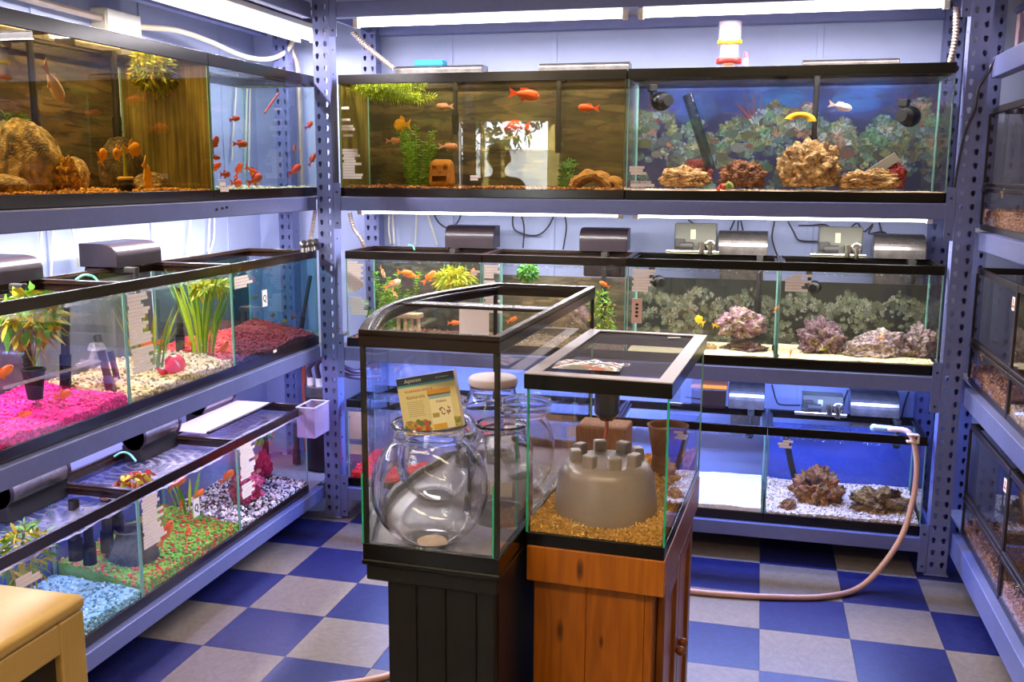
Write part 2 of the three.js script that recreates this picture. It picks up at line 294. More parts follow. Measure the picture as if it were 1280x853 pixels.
RLEV.forEach(([a, b]) => {
  mesh('beam', metric(rb(2.695, 2.738, a, b, 0.006, 1.9, 0.004)), M.rack, rightRack);
  mesh('rear_beam', metric(rb(3.21, 3.253, a, b, -0.06, 1.9, 0.004)), M.rack, rightRack);
  mesh('deck', metric(bb(2.739, 3.209, b - 0.016, b - 0.001, -0.3, 1.9)), M.deck, rightRack);
});
addPost(rightRack, 3.17, -0.30, 0); addPost(rightRack, 2.70, 1.92, -Math.PI / 2); addPost(rightRack, 2.72, -0.30, 0);

// ---------- lamps ----------
function emissive(c, k) { return std({ color: 0xffffff, emissive: new THREE.Color().setRGB(...c), emissiveIntensity: k, roughness: 0.5 }); }
// local x along the tube, y up; the housing hangs under y = 0
function stripLight(label, pos, turn, len, kind, group, glow = 1, wide = false) {
  const o = thing('strip_light', label, 'light', pos, turn, group), k = TUBE[kind];
  mesh('housing', wide ? [rb(0, len, -0.022, 0, -0.075, 0.075, 0.004), rb(0, len, -0.06, -0.0225, -0.075, -0.069, 0.002, 1)] : rb(0, len, -0.022, 0, -0.03, 0.03, 0.004), M.white, o);
  for (const x of [0.012, len - 0.012]) mesh('lamp_holder', rb(x - 0.011, x + 0.011, -0.062, -0.022, -0.016, 0.016, 0.003), M.cream, o);
  mesh('tube', cyl(0.0145, 0.0145, len - 0.05, len / 2, -0.042, 0, 'x', 18), emissive(k.color, Math.min(k.power * 0.3, 6) * glow), o);
  const a = new THREE.RectAreaLight(new THREE.Color().setRGB(...k.color), k.power, len - 0.06, 0.03); a.position.set(len / 2, -0.059, 0); a.rotation.x = -Math.PI / 2; o.add(a);
  return o;
}
stripLight('fluorescent strip light above the green planted fish tank', [0.155, 2.262, -0.085], 0, 1.19, 'top', 'strip lights of the top tier');
stripLight('fluorescent strip light above the coral reef tank', [1.385, 2.262, -0.085], 0, 1.165, 'top', 'strip lights of the top tier');
stripLight('fluorescent strip light above the bare tank of orange fish', [-0.2, 2.255, 0.76], Math.PI / 2, 1.2, 'top', 'strip lights of the top tier', 1, true);
stripLight('fluorescent strip light above the amber water tank', [-0.2, 2.255, 1.98], Math.PI / 2, 1.2, 'top', 'strip lights of the top tier', 1, true);
stripLight('strip light under the shelf of the green planted tank', [0.155, 1.462, -0.09], 0, 1.19, 'middle', 'strip lights of the middle tier');
stripLight('strip light under the shelf of the coral reef tank', [1.385, 1.462, -0.09], 0, 1.165, 'middle', 'strip lights of the middle tier');
stripLight('strip light under the shelf of the bare orange fish tank', [-0.30, 1.462, 1.12], Math.PI / 2, 1.2, 'middle', 'strip lights of the middle tier');
stripLight('strip light under the shelf of the amber water tank', [-0.30, 1.462, 2.33], Math.PI / 2, 1.2, 'middle', 'strip lights of the middle tier');
stripLight('unseen blue strip light under the shelf behind the glass bowls', [0.155, 0.79, -0.13], 0, 1.19, 'actinic', 'blue strip lights of the bottom tier');  // tubes out of view behind the beam; they turn the back wall blue
stripLight('unseen blue strip light above the bottom tanks of bare sand and rock', [1.385, 0.79, -0.13], 0, 1.165, 'actinic', 'blue strip lights of the bottom tier');
stripLight('unseen violet strip light above the black and white gravel tank', [-0.24, 0.79, 1.12], Math.PI / 2, 1.2, 'violet', 'violet strip lights of the bottom tier');  // tubes out of view behind the beam; they tint the left wall violet
stripLight('unseen violet strip light above the pale blue gravel tank', [-0.24, 0.79, 2.33], Math.PI / 2, 1.2, 'violet', 'violet strip lights of the bottom tier');
function unseenCeilingLight(label, x, z, turn) {  // out of view; placed to warm the stand fronts and the counter
  const o = thing('unseen_ceiling_light', label, 'light', [x, H, z], turn, 'unseen ceiling lights of the shop'), k = TUBE.shop;
  mesh('housing', rb(-0.65, 0.65, -0.06, -0.0005, -0.16, 0.16, 0.01), M.white, o);
  mesh('diffuser', rb(-0.62, 0.62, -0.075, -0.058, -0.14, 0.14, 0.006), emissive(k.color, 4), o);
  const a = new THREE.RectAreaLight(new THREE.Color().setRGB(...k.color), k.power, 1.2, 0.26); a.position.set(0, -0.078, 0); a.rotation.x = -Math.PI / 2; o.add(a);
}
unseenCeilingLight('unseen ceiling light over the shop counter', 0.6, 3.3, 0);
unseenCeilingLight('unseen ceiling light over the aisle', 2.1, 3.3, 0);
unseenCeilingLight('unseen ceiling light near the shop window', -0.4, 5.3, Math.PI / 2);

// ---------- tanks ----------
// local axes: x along the front from its left end, y up, front pane at z = 0, back pane at z = -d
function ringGeo(w, d, y0, y1, t, lip) {
  const o = 0.0015, l = [rb(-o, w + o, y0, y1, -t, o, 0.002, 1), rb(-o, w + o, y0, y1, -d - o, -d + t, 0.002, 1), rb(-o, t, y0, y1, -d + t, -t, 0.002, 1), rb(w - t, w + o, y0, y1, -d + t, -t, 0.002, 1)];
  if (lip) { const b = 0.02; l.push(bb(0, w, y1 - 0.012, y1 - 0.008, -b, -t), bb(0, w, y1 - 0.012, y1 - 0.008, -d + t, -d + b), bb(t, b, y1 - 0.012, y1 - 0.008, -d + b, -b), bb(w - b, w - t, y1 - 0.012, y1 - 0.008, -d + b, -b)); }
  return metric(merge(l));
}
// a column of narrow printed price strips: [x, top, count, longest]
function stripsGeo(list, seed) {
  const r = rng(seed), l = [];
  for (const [x, top, n, long] of list) for (let i = 0; i < n; i++) { const w = long * (0.55 + 0.45 * r()), off = r() < 0.25 ? 0.006 : 0; const g = rb(x + off, x + off + w, top - i * 0.0118 - 0.0108, top - i * 0.0118, 0.0012, 0.0022, 0.0004, 1); l.push(metric(g, 12)); }
  return merge(l);
}
let seedNo = 100;
function wavy(w, d, amp, seed) { const g = new THREE.PlaneGeometry(w, d, 90, 46).rotateX(-Math.PI / 2), p = g.attributes.position; for (let i = 0; i < p.count; i++) { const x = p.getX(i), z = p.getZ(i); p.setY(i, amp * (2.2 * fbm(x * 16 + seed, z * 24, 0.5, 3) + 0.7 * Math.sin(Math.hypot(x - w * 0.1, z + d * 0.3) * 170) * Math.exp(-Math.hypot(x - w * 0.1, z + d * 0.3) * 6))); } g.computeVertexNormals(); return g; }
function tank(o) {
  const t = thing('fish_tank', o.label, 'fish tank', o.at, o.turn || 0, o.group), { w, h } = o, d = o.d ?? 0.33, fr = o.frame || M.black, gl = o.glass || M.glass, ft = o.ft ?? 0.036, fb = o.fb ?? 0.038;
  mesh('bottom_frame', ringGeo(w, d, 0, fb, 0.012), fr, t);
  mesh('bottom_pane', bb(0.004, w - 0.004, 0.008, 0.014, -d + 0.004, -0.004), M.glass, t);
  mesh('top_frame', ringGeo(w, d, h - ft, h, 0.009, true), fr, t);
  mesh('front_pane', new THREE.PlaneGeometry(w, h - 0.02).translate(w / 2, h / 2, 0), gl, t);
  mesh('back_pane', new THREE.PlaneGeometry(w, h - 0.02).rotateY(Math.PI).translate(w / 2, h / 2, -d), M.glass, t);
  mesh('side_pane', new THREE.PlaneGeometry(d, h - 0.02).rotateY(-Math.PI / 2).translate(0, h / 2, -d / 2), o.sideGlassLeft || o.sideGlass || M.glass, t);
  mesh('side_pane', new THREE.PlaneGeometry(d, h - 0.02).rotateY(Math.PI / 2).translate(w, h / 2, -d / 2), o.sideGlass || M.glass, t);
  const e = 0.0045; for (const [x, z] of [[e / 2 + 0.0006, -e / 2 - 0.0006], [w - e / 2 - 0.0006, -e / 2 - 0.0006], [e / 2, -d + e / 2], [w - e / 2, -d + e / 2]]) mesh('glass_edge', bb(x - e / 2, x + e / 2, fb, h - ft, z - e / 2, z + e / 2), o.edge || M.edge, t);
  for (const bx of o.braces || []) mesh('brace', metric(rb(bx - 0.025, bx + 0.025, h - 0.014, h - 0.006, -d + 0.01, -0.01, 0.002, 1)), fr, t);
  if (o.strips) mesh('price_labels', stripsGeo(o.strips, ++seedNo), M.strip, t, 'ragged column of printed price strips');
  if (o.film) { const f = mesh('background_film', new THREE.BoxGeometry(w - 0.006, o.film[1], 0.0012).translate(w / 2, 0.01 + o.film[1] / 2, -d - 0.0045), o.film[0], t, 'printed background film'); f.userData.label = 'printed background film'; }
  if (o.q) { const q = mesh('letter_card', bb(o.q[0] - 0.02, o.q[0] + 0.02, o.q[1] - 0.034, o.q[1] + 0.034, 0.001, 0.002), qMats, t, 'white card with the letter Q'); }
  if (o.water) { const W = solo('water', wavy(w - 0.02, d - 0.02, o.wave ?? 0.0012, ++seedNo), o.wave > 0.002 ? M.waterRough : M.water, o.water, 'water', undefined, 'stuff'); const uv = W.geometry.attributes.uv; for (let i = 0; i < uv.count; i++) uv.setXY(i, uv.getX(i) * w * 3.2, uv.getY(i) * d * 3.2); const p = V(w / 2, h - (o.drop ?? 0.05), -d / 2).applyAxisAngle(V(0, 1, 0), o.turn || 0); W.position.set(o.at[0] + p.x, o.at[1] + p.y, o.at[2] + p.z); W.rotation.y = o.turn || 0; }
  t.userData.local = undefined; delete t.userData.local;
  return t;
}
const algaeTex = dataTex(256, (x, y) => { const s = fbm(x * 34, y * 1.6, 5, 3), b = fbm(x * 5, y * 3, 9, 3), k = clamp(0.5 + s * 1.3 + b * 0.7, 0, 1); return lerp3(hex(0x54491c), hex(0x9a8a42), k); });
M.algae = phys({ map: algaeTex, roughness: 0.35, transmission: 0.3, thickness: 0 });
const qTex = canvasTex(64, 110, (g, w, h) => { g.fillStyle = '#f6f0ec'; g.fillRect(0, 0, w, h); g.strokeStyle = '#8a7f86'; g.strokeRect(2, 2, w - 4, h - 4); g.fillStyle = '#17141a'; g.font = 'bold 62px sans-serif'; g.textAlign = 'center'; g.fillText('Q', w / 2, 78); });
const qFace = std({ map: qTex, roughness: 0.7 });
const qMats = [M.paper, M.paper, M.paper, M.paper, qFace, M.paper];
// world place of a point given in a tank's local axes
const inTank = (o, x, y, z) => { const p = V(x, y, z).applyAxisAngle(V(0, 1, 0), o.turn || 0); return [o.at[0] + p.x, o.at[1] + p.y, o.at[2] + p.z]; };

// gravel: a bed with an uneven top, pebbles on it and against the glass
const pebble = (() => { const g = mergeVertices(new THREE.IcosahedronGeometry(1, 0).deleteAttribute('normal').deleteAttribute('uv')); const p = g.attributes.position; for (let i = 0; i < p.count; i++) p.setXYZ(i, p.getX(i) * 1.1, p.getY(i) * 0.75, p.getZ(i)); g.computeVertexNormals(); return norm(g); })();
function gravel(o, label, depth, cols, opt = {}) {
  const { w } = o, d = o.d ?? 0.33, r = rng(opt.seed ?? ++seedNo), lift = opt.lift ?? 0.01, m = 0.008, nx = 40, nz = 16, s = opt.size ?? 0.0055;
  const g = new THREE.BoxGeometry(w - 2 * m, depth, d - 2 * m, nx, 1, nz).translate(w / 2, 0.0145 + depth / 2, -d / 2), p = g.attributes.position;
  const top = (x, z) => 0.0145 + depth + lift * fbm(x * 5 + seedNo, z * 7, 2.2, 3) * 1.6 + (opt.slope ?? 0) * (-z / d);
  for (let i = 0; i < p.count; i++) if (p.getY(i) > 0.0145 + depth * 0.5) p.setY(i, top(p.getX(i), p.getZ(i)));
  g.computeVertexNormals();
  const q = thing('gravel_bed', label, 'gravel', o.at, o.turn || 0, undefined, 'stuff');
  mesh('bed', metric(g, 4), opt.mat || std({ color: cols[0], roughness: 0.9, bumpMap: bumpTex, bumpScale: 0.004 }), q);
  const n = opt.n ?? 1500, im = new THREE.InstancedMesh(pebble, M.pebble, n), mt = new THREE.Matrix4(), qu = new THREE.Quaternion(), eu = new THREE.Euler(), c = new THREE.Color();
  for (let i = 0; i < n; i++) {
    const atFront = i < n * 0.4, x = m + r() * (w - 2 * m), z = atFront ? -m - 0.001 - r() * 0.004 : -m - r() * (d - 2 * m), y = atFront ? 0.02 + r() * Math.max(0.002, top(x, z) - 0.02) : top(x, z) + s * 0.15;
    const k = s * (0.7 + 0.7 * r()); eu.set(r() * 3, r() * 6, r() * 3); qu.setFromEuler(eu); mt.compose(V(x, y, z), qu, V(k, k, k)); im.setMatrixAt(i, mt); c.set(cols[Math.floor(r() * cols.length)]); c.multiplyScalar(0.8 + 0.4 * r()); im.setColorAt(i, c);
  }
  im.name = 'pebbles'; im.castShadow = im.receiveShadow = true; q.add(im); return q;
}
M.pebble = std({ color: 0xffffff, roughness: 0.6 });

// rocks: displaced, with patches of colour of their own
function rockGeo(seed, rx, ry, rz, cols, detail = 18, rough = 0.35, freq = 1.6) {
  const g = mergeVertices(new THREE.IcosahedronGeometry(1, detail).deleteAttribute('normal').deleteAttribute('uv')), p = g.attributes.position, col = new Float32Array(p.count * 3), c = cols.map(hex);
  for (let i = 0; i < p.count; i++) {
    const x = p.getX(i), y = p.getY(i), z = p.getZ(i), s = seed * 7.3;
    let k = 1 + rough * (fbm(x * freq + s, y * freq, z * freq, 5) * 1.3 - 0.5 * Math.max(0, fbm(x * freq * 2.2 + s + 40, y * freq * 2.2, z * freq * 2.2, 3)) + 0.34 * fbm(x * freq * 4.5 + s, y * freq * 4.5, z * freq * 4.5, 3));
    p.setXYZ(i, x * k * rx, (y < -0.55 ? -0.55 - (y + 0.55) * -0.12 : y) * k * ry, z * k * rz);
    const t = clamp(0.5 + fbm(x * 2.2 + s, y * 2.2 + 5, z * 2.2, 4) * 1.5, 0, 0.999) * (c.length - 1), a = Math.floor(t), v = lerp3(c[a], c[Math.min(a + 1, c.length - 1)], t - a), n = 1 + fbm(x * 12, y * 12 + s, z * 12, 3) * 1.1;
    for (let j = 0; j < 3; j++) col[i * 3 + j] = Math.pow(clamp(v[j] * n, 0, 1), 2.2);
  }
  g.setAttribute('color', new THREE.BufferAttribute(col, 3)); g.computeVertexNormals(); return metric(norm(g), 7);
}
function rock(name, label, pos, size, cols, seed, opt = {}) {
  const m = solo(name, rockGeo(seed, ...size, cols, opt.detail, opt.rough, opt.freq), M.vertex, label, 'rock', opt.group);
  m.geometry.computeBoundingBox(); m.position.set(pos[0], pos[1] - m.geometry.boundingBox.min.y - (opt.sink ?? 0.004), pos[2]); m.rotation.y = opt.turn || 0; if (opt.tilt) m.rotation.z = opt.tilt; return m;
}

// fish: one continuous body with fins, head towards +x
function fishGeo(o) {
  const { len, tall, thick } = o, n = 14, k = 10, pos = [], idx = [], col = [], a = hex(o.back), b = hex(o.belly ?? o.back), f = hex(o.fin ?? o.back), lin = (c) => c.map((v) => Math.pow(v, 2.2)), body = len * 0.72;
  for (let i = 0; i <= n; i++) { const t = i / n, prof = Math.pow(Math.sin(Math.PI * Math.pow(clamp(t, 0, 1), 0.72) * 0.93 + 0.05), o.pow ?? 0.75); for (let j = 0; j < k; j++) { const q = j / k * 6.2832, y = Math.cos(q), z = Math.sin(q); pos.push(len / 2 - t * body, y * tall * 0.5 * prof, z * thick * 0.5 * prof); const patch = fbm(t * 4 + (o.seed || 1), y * 2, z * 2, 2) > (o.patch ?? 9) ? [0.93, 0.9, 0.82] : lerp3(b, a, clamp(0.5 + y * 0.9, 0, 1)); const eye = t > 0.09 && t < 0.17 && Math.abs(y - 0.15) < 0.3; col.push(...lin(eye && Math.abs(z) > 0.7 ? [0.05, 0.04, 0.04] : patch)); } }
  for (let i = 0; i < n; i++) for (let j = 0; j < k; j++) { const p = i * k + j, q = i * k + (j + 1) % k; idx.push(p, q, p + k, q, q + k, p + k); }
  const g = new THREE.BufferGeometry(); g.setAttribute('position', new THREE.Float32BufferAttribute(pos, 3)); g.setAttribute('color', new THREE.Float32BufferAttribute(col, 3)); g.setIndex(idx); g.computeVertexNormals();
  const fin = (pts) => { const s = new THREE.Shape(); pts.forEach(([x, y], i) => (i ? s.lineTo(x, y) : s.moveTo(x, y))); const e = norm(new THREE.ExtrudeGeometry(s, { depth: 0.0012, bevelEnabled: false }).translate(0, 0, -0.0006)); const c = new Float32Array(e.attributes.position.count * 3); for (let i = 0; i < c.length; i++) c[i] = lin(f)[i % 3]; e.setAttribute('color', new THREE.BufferAttribute(c, 3)); return e; };
  const xt = len / 2 - body, T = o.tail ?? 0.9;
  return merge([g, fin([[xt + 0.03 * len, tall * 0.08], [xt - 0.13 * len, tall * 0.30 * T], [-len / 2, tall * 0.55 * T], [-len / 2 + 0.09 * len, 0], [-len / 2, -tall * 0.55 * T], [xt - 0.13 * len, -tall * 0.30 * T], [xt + 0.03 * len, -tall * 0.08]]),
    fin([[len * 0.22, tall * 0.38], [len * 0.08, tall * (0.62 + 0.2 * (o.dorsal ?? 0))], [-len * 0.12, tall * 0.56], [-len * 0.16, tall * 0.25]]), fin([[len * 0.08, -tall * 0.4], [-len * 0.02, -tall * 0.68], [-len * 0.1, -tall * 0.3]])]);
}
const kinds = {};
const fishKind = (key, o) => (kinds[key] = fishGeo(o));
fishKind('orange', { len: 0.075, tall: 0.026, thick: 0.016, back: 0xf0601a, belly: 0xf59a3a, fin: 0xf07a2a, seed: 3 });
fishKind('redorange', { len: 0.07, tall: 0.024, thick: 0.015, back: 0xf24512, belly: 0xf2702a, fin: 0xf0501e, seed: 5 });
fishKind('patched', { len: 0.085, tall: 0.03, thick: 0.018, back: 0xef6a20, belly: 0xf5d8b0, fin: 0xf5a060, seed: 8, patch: 0.12 });
fishKind('gold', { len: 0.08, tall: 0.05, thick: 0.02, back: 0xe39a14, belly: 0xf0bf3a, fin: 0xf0b43a, seed: 2, dorsal: 1 });
fishKind('yellow', { len: 0.055, tall: 0.034, thick: 0.012, back: 0xf2c400, belly: 0xf7d83a, fin: 0xf2c814, seed: 6 });
fishKind('small', { len: 0.035, tall: 0.012, thick: 0.008, back: 0xe8832a, belly: 0xf0b070, fin: 0xe8a060, seed: 9 });
fishKind('silver', { len: 0.05, tall: 0.016, thick: 0.01, back: 0xb06a58, belly: 0xc9a48e, fin: 0xc09080, seed: 4 });
fishKind('koi', { len: 0.16, tall: 0.05, thick: 0.035, back: 0xe9d8e2, belly: 0xf3e6ea, fin: 0xe6b9a0, seed: 11 });
fishKind('round', { len: 0.17, tall: 0.10, thick: 0.06, back: 0xe8261a, belly: 0xf0502a, fin: 0xe83a22, seed: 13, patch: 0.22, pow: 0.6 });
function fish(kind, label, list, group) { for (const [pos, turn, tilt, s] of list) { const m = solo('fish', kinds[kind], M.vertexWet, label, 'fish', group); m.position.set(...pos); m.rotation.set(0, turn || 0, tilt || 0); m.scale.setScalar(s || 1); } }

// water plants
function stemPlant(label, pos, o) {
  const p = thing('water_plant', label, 'plant', pos, o.turn || 0, o.group), r = rng(o.seed), T = new Tri(), S = [];
  for (let s = 0; s < o.stems; s++) {
    const a = r() * 6.28, q = Math.sqrt(r()), lean = o.lean ?? 0.25, len = o.tall * (0.6 + 0.4 * r()), dir = o.flat ? V(1, (r() - 0.5) * 0.25, (r() - 0.5) * 0.5) : V(Math.cos(a) * lean, 1, Math.sin(a) * lean * 0.6), b = o.flat ? V((r() - 0.35) * o.spread * 0.4, (r() - 0.5) * o.spread * 0.22, (r() - 0.5) * 0.1) : V(Math.cos(a) * q * o.spread, 0, Math.sin(a) * q * o.spread * 0.6);
    dir.normalize(); S.push(tube([b.toArray(), b.clone().addScaledVector(dir, len * 0.5).toArray(), b.clone().addScaledVector(dir, len).toArray()], 0.0016, 6, 4));
    const m = Math.round(len / (o.gap ?? 0.011));
    for (let i = 1; i < m; i++) for (let k = 0; k < (o.whorl ?? 5); k++) { const c = b.clone().addScaledVector(dir, len * i / m), e = (k / (o.whorl ?? 5)) * 6.28 + i; const d = o.flat ? V(0.3, Math.cos(e), Math.sin(e)) : V(Math.cos(e), 0.35 + r() * 0.4, Math.sin(e)); blade(T, c, d, o.leaf * (0.7 + 0.5 * r()), o.leafW, V(0, o.droop ?? -0.2, 0), V(r() - 0.5, 0.6, r() - 0.5), 2); }
  }
  mesh('foliage', T.geo(), o.mat || L.green, p); mesh('stems', merge(S), o.stemMat || L.olive, p); return p;
}
function grassPlant(label, pos, o) {
  const p = thing('water_plant', label, 'plant', pos, o.turn || 0, o.group), r = rng(o.seed), list = [[], []];
  const T = [new Tri(), new Tri()];
  for (let i = 0; i < o.n; i++) { const a = r() * 6.28, q = Math.sqrt(r()), b = V(Math.cos(a) * q * o.spread, 0, Math.sin(a) * q * o.spread * 0.6), d = V(Math.cos(a) * o.lean * r(), 1, Math.sin(a) * o.lean * r() * 0.6); blade(T[i % 2], b, d, o.tall * (0.6 + 0.4 * r()), o.width, V(Math.cos(a) * 0.25, -0.05, Math.sin(a) * 0.1), V(Math.cos(a + 1.2), 0, Math.sin(a + 1.2)), 7); }
  mesh('blades', T[0].geo(), o.mat || L.lime, p); mesh('blades', T[1].geo(), o.mat2 || L.green, p); return p;
}
function bushPlant(label, pos, o) {
  const p = thing('water_plant', label, 'plant', pos, o.turn || 0, o.group), r = rng(o.seed), T = [new Tri(), new Tri()], S = [];
  for (let i = 0; i < o.n; i++) { const u = r() * 2 - 1, a = r() * 6.28, q = Math.cbrt(r()), s = Math.sqrt(1 - u * u), c = V(s * Math.cos(a) * o.size[0] * q, u * o.size[1] * q, s * Math.sin(a) * o.size[2] * q); blade(T[i % 2], c, V(s * Math.cos(a) * 0.5 + r() - 0.5, u * 0.4 + r() * 0.9 - 0.5, s * Math.sin(a) * 0.5 + r() - 0.5), o.leaf * (0.6 + 0.7 * r()), o.leafW, V(0, -0.3, 0), V(r() - 0.5, r() - 0.5, r() - 0.5), 3); }
  mesh('foliage', T[0].geo(), o.mat || L.green, p); mesh('foliage', T[1].geo(), o.mat2 || L.lime, p);
  for (const q of o.stalks || []) S.push(tube(q, 0.002, 10, 5)); if (S.length) mesh('stalks', merge(S), L.olive, p); return p;
}

// hang-on-back filters: local x along the tank, front towards +z, base at y = 0
function filterBox(label, pos, turn, w, h, d, o = {}) {
  const f = thing('hang_on_filter', label, 'filter', pos, turn, o.group), s = new THREE.Shape(), R = o.round ?? 0.55, mat = o.mat || M.filter;
  s.moveTo(-d, 0); s.lineTo(0, 0); s.lineTo(0, h * (1 - R)); s.quadraticCurveTo(0, h, -d * R * 1.0, h); s.lineTo(-d, h); s.closePath();
  const lid = new THREE.ExtrudeGeometry(s, { depth: w - 0.008, bevelEnabled: true, bevelSize: 0.003, bevelThickness: 0.004, bevelSegments: 2, curveSegments: 10 }).rotateY(-Math.PI / 2);
  const li = norm(lid); li.computeBoundingBox(); li.translate(-li.boundingBox.min.x, 0.003, -li.boundingBox.max.z);
  mesh('lid', metric(li, 3), mat, f);
  mesh('tank_body', rb(0.012, w - 0.012, -0.12, -0.001, -d, -d * 0.45, 0.008), mat, f);
  if (o.ridge) mesh('vent_ridge', Array.from({ length: 9 }, (_, i) => bb(w * (0.2 + 0.07 * i), w * (0.2 + 0.07 * i) + 0.004, h * 0.96, h + 0.004, -d * 0.85, -d * 0.55)), M.blackMatte, f);
  for (const [x, len] of o.intakes || []) { mesh('intake_tube', [cyl(0.011, 0.011, len * 0.62, x, -len * 0.31, 0.035, 'y', 12), rb(x - 0.014, x + 0.014, -0.022, 0.0, -d * 0.4, 0.045, 0.005)], M.blackMatte, f); mesh('strainer', [cyl(0.016, 0.013, len * 0.38, x, -len * 0.81, 0.035, 'y', 12), ...[0.68, 0.76, 0.84, 0.92].map((k) => cyl(0.0175, 0.0175, 0.004, x, -len * k, 0.035, 'y', 12))], M.blackMatte, f); }
  return f;
}

// ---------- tanks of the back rack ----------
const reefBright = std({ map: reefPrint(11, '#101a44', [[86, 109, 99], [69, 95, 84], [101, 108, 72], [89, 107, 115], [65, 98, 75], [115, 121, 115], [53, 78, 85], [79, 85, 69], [60, 69, 60], [86, 95, 65], [108, 79, 65]], 560, true), roughness: 0.6 });
const reefDim = std({ map: reefPrint(23, '#151a14', [[95, 98, 71], [80, 87, 65], [104, 105, 86], [68, 78, 58], [89, 86, 62], [111, 108, 92]], 380, false), roughness: 0.6 });
const reefDim2 = std({ map: reefPrint(37, '#14170f', [[95, 101, 74], [83, 90, 68], [104, 104, 83], [71, 78, 55], [111, 111, 96]], 380, false), roughness: 0.6 });
const cliffFilm = std({ map: rockPrint(3, '#2e2818', [[92, 76, 44], [70, 60, 36], [112, 92, 52], [84, 84, 44]]), roughness: 0.6 });
const cliffFilm2 = std({ map: rockPrint(8, '#3a301f', [[104, 84, 54], [84, 70, 46], [122, 104, 70], [80, 82, 50]]), roughness: 0.6 });
const duskFilm = std({ map: rockPrint(15, '#353a34', [[70, 76, 66], [54, 62, 58], [90, 84, 66]]), roughness: 0.6 });
const tealFilm = std({ map: paintTex(hex(0x2a5c66), 0.2, 3), roughness: 0.6 });
const navyFilm = std({ map: paintTex(hex(0x3a4ea0), 0.15, 5), roughness: 0.6 });
const greyFilm = std({ map: paintTex(hex(0x72798c), 0.12, 6), roughness: 0.6 });

const A = { at: [0.1, 1.4815, -0.03], w: 1.252, h: 0.52, label: 'long tank with floating green plants and a face ornament on brown gravel', film: [cliffFilm, 0.49], glass: M.glassOlive, sideGlassLeft: M.algae, braces: [0.62], frame: M.brownFrame, ft: 0.04, strips: [[0.012, 0.385, 1, 0.06], [0.012, 0.335, 1, 0.05], [0.012, 0.307, 2, 0.075], [0.012, 0.268, 1, 0.07], [0.012, 0.205, 11, 0.1], [0.59, 0.095, 2, 0.055]], water: 'water in the green planted tank' };  // left side pane takes the streaked olive coat, which darkens that end
const B = { at: [1.359, 1.4815, -0.03], w: 1.222, h: 0.52, label: 'long saltwater tank with a printed coral reef behind tan rocks', film: [reefBright, 0.49], braces: [0.6], frame: M.black, ft: 0.04, strips: [[0.014, 0.135, 3, 0.09], [0.014, 0.075, 3, 0.11]], water: 'water in the coral reef tank' };
const C = { at: [0.114, 0.8115, -0.03], w: 0.63, h: 0.43, label: 'planted tank of small orange fish beside the corner post', film: [duskFilm, 0.36], frame: M.brownFrame, strips: [[0.008, 0.385, 12, 0.08], [0.014, 0.225, 7, 0.1], [0.585, 0.36, 2, 0.04]], water: 'water in the planted tank of small orange fish' };
const D = { at: [0.749, 0.8115, -0.03], w: 0.622, h: 0.43, label: 'murky tank with a round green plant behind the bow front tank', film: [cliffFilm2, 0.3], frame: M.brownFrame, strips: [[0.008, 0.385, 5, 0.07], [0.008, 0.318, 12, 0.085]], water: 'water in the murky tank with a round green plant' };
const E_ = { at: [1.376, 0.8115, -0.03], w: 0.61, h: 0.43, label: 'saltwater tank with a stack of two purple rocks on pale sand', film: [reefDim, 0.31], strips: [[0.02, 0.385, 8, 0.1]], water: 'water in the tank with two stacked purple rocks' };
const F = { at: [1.989, 0.8115, -0.03], w: 0.608, h: 0.43, label: 'saltwater tank with spread out purple rocks on pale sand', film: [reefDim2, 0.31], strips: [[0.05, 0.383, 1, 0.07], [0.02, 0.371, 5, 0.1]], water: 'water in the tank with spread out purple rocks' };
const C1 = { at: [0.103, 0.1515, -0.03], w: 0.62, h: 0.41, label: 'bottom tank with bright red gravel beside the corner post', film: [greyFilm, 0.36], strips: [[0.01, 0.355, 11, 0.1], [0.01, 0.2, 4, 0.1]], water: 'water in the bright red gravel tank' };
const D1 = { at: [0.729, 0.1515, -0.03], w: 0.62, h: 0.41, label: 'bottom tank half hidden behind the glass bowls', film: [greyFilm, 0.3], strips: [[0.4, 0.355, 4, 0.09]], water: 'water in the bottom tank behind the bowls' };
const E1 = { at: [1.355, 0.1515, -0.03], w: 0.612, h: 0.41, label: 'brightly lit bottom tank with bare white sand', water: 'water in the bare white sand tank' };
const F1 = { at: [1.973, 0.1515, -0.03], w: 0.61, h: 0.41, label: 'bottom tank with brown rocks and a pink hose over its rim', film: [navyFilm, 0.34], strips: [[0.06, 0.36, 1, 0.07], [0.04, 0.348, 2, 0.08]], water: 'water in the bottom tank with brown rocks' };
for (const t of [A, B, C, D, E_, F, C1, D1, E1, F1]) tank(t);
gravel(A, 'rusty brown gravel in the green planted tank', 0.026, [0x6b3c14, 0xa8662a, 0x8a4a1a, 0xc98a48, 0x54300f], { n: 2200 });
gravel(B, 'pale tan sand in the coral reef tank', 0.024, [0xd9c0a0, 0xe8d4b8, 0xcfae8c], { mat: M.sandTan, size: 0.0022, n: 1200, lift: 0.008 });
gravel(C, 'mixed brown gravel in the planted tank of small orange fish', 0.02, [0x7a5a3c, 0x9a7a54, 0xb04a4a, 0x5c4630], {});
gravel(D, 'brown gravel in the murky tank', 0.02, [0x6f5a40, 0x8a6f4a, 0x54452f], {});
gravel(E_, 'pale yellow sand under the stacked purple rocks', 0.026, [0xd8cb9c, 0xe6dcb4], { mat: M.sand, size: 0.002, n: 700, slope: 0.0 });
gravel(F, 'pale yellow sand under the spread out purple rocks', 0.026, [0xd8cb9c, 0xe6dcb4, 0x9a8f6c], { mat: M.sand, size: 0.002, n: 700, slope: 0.005 });
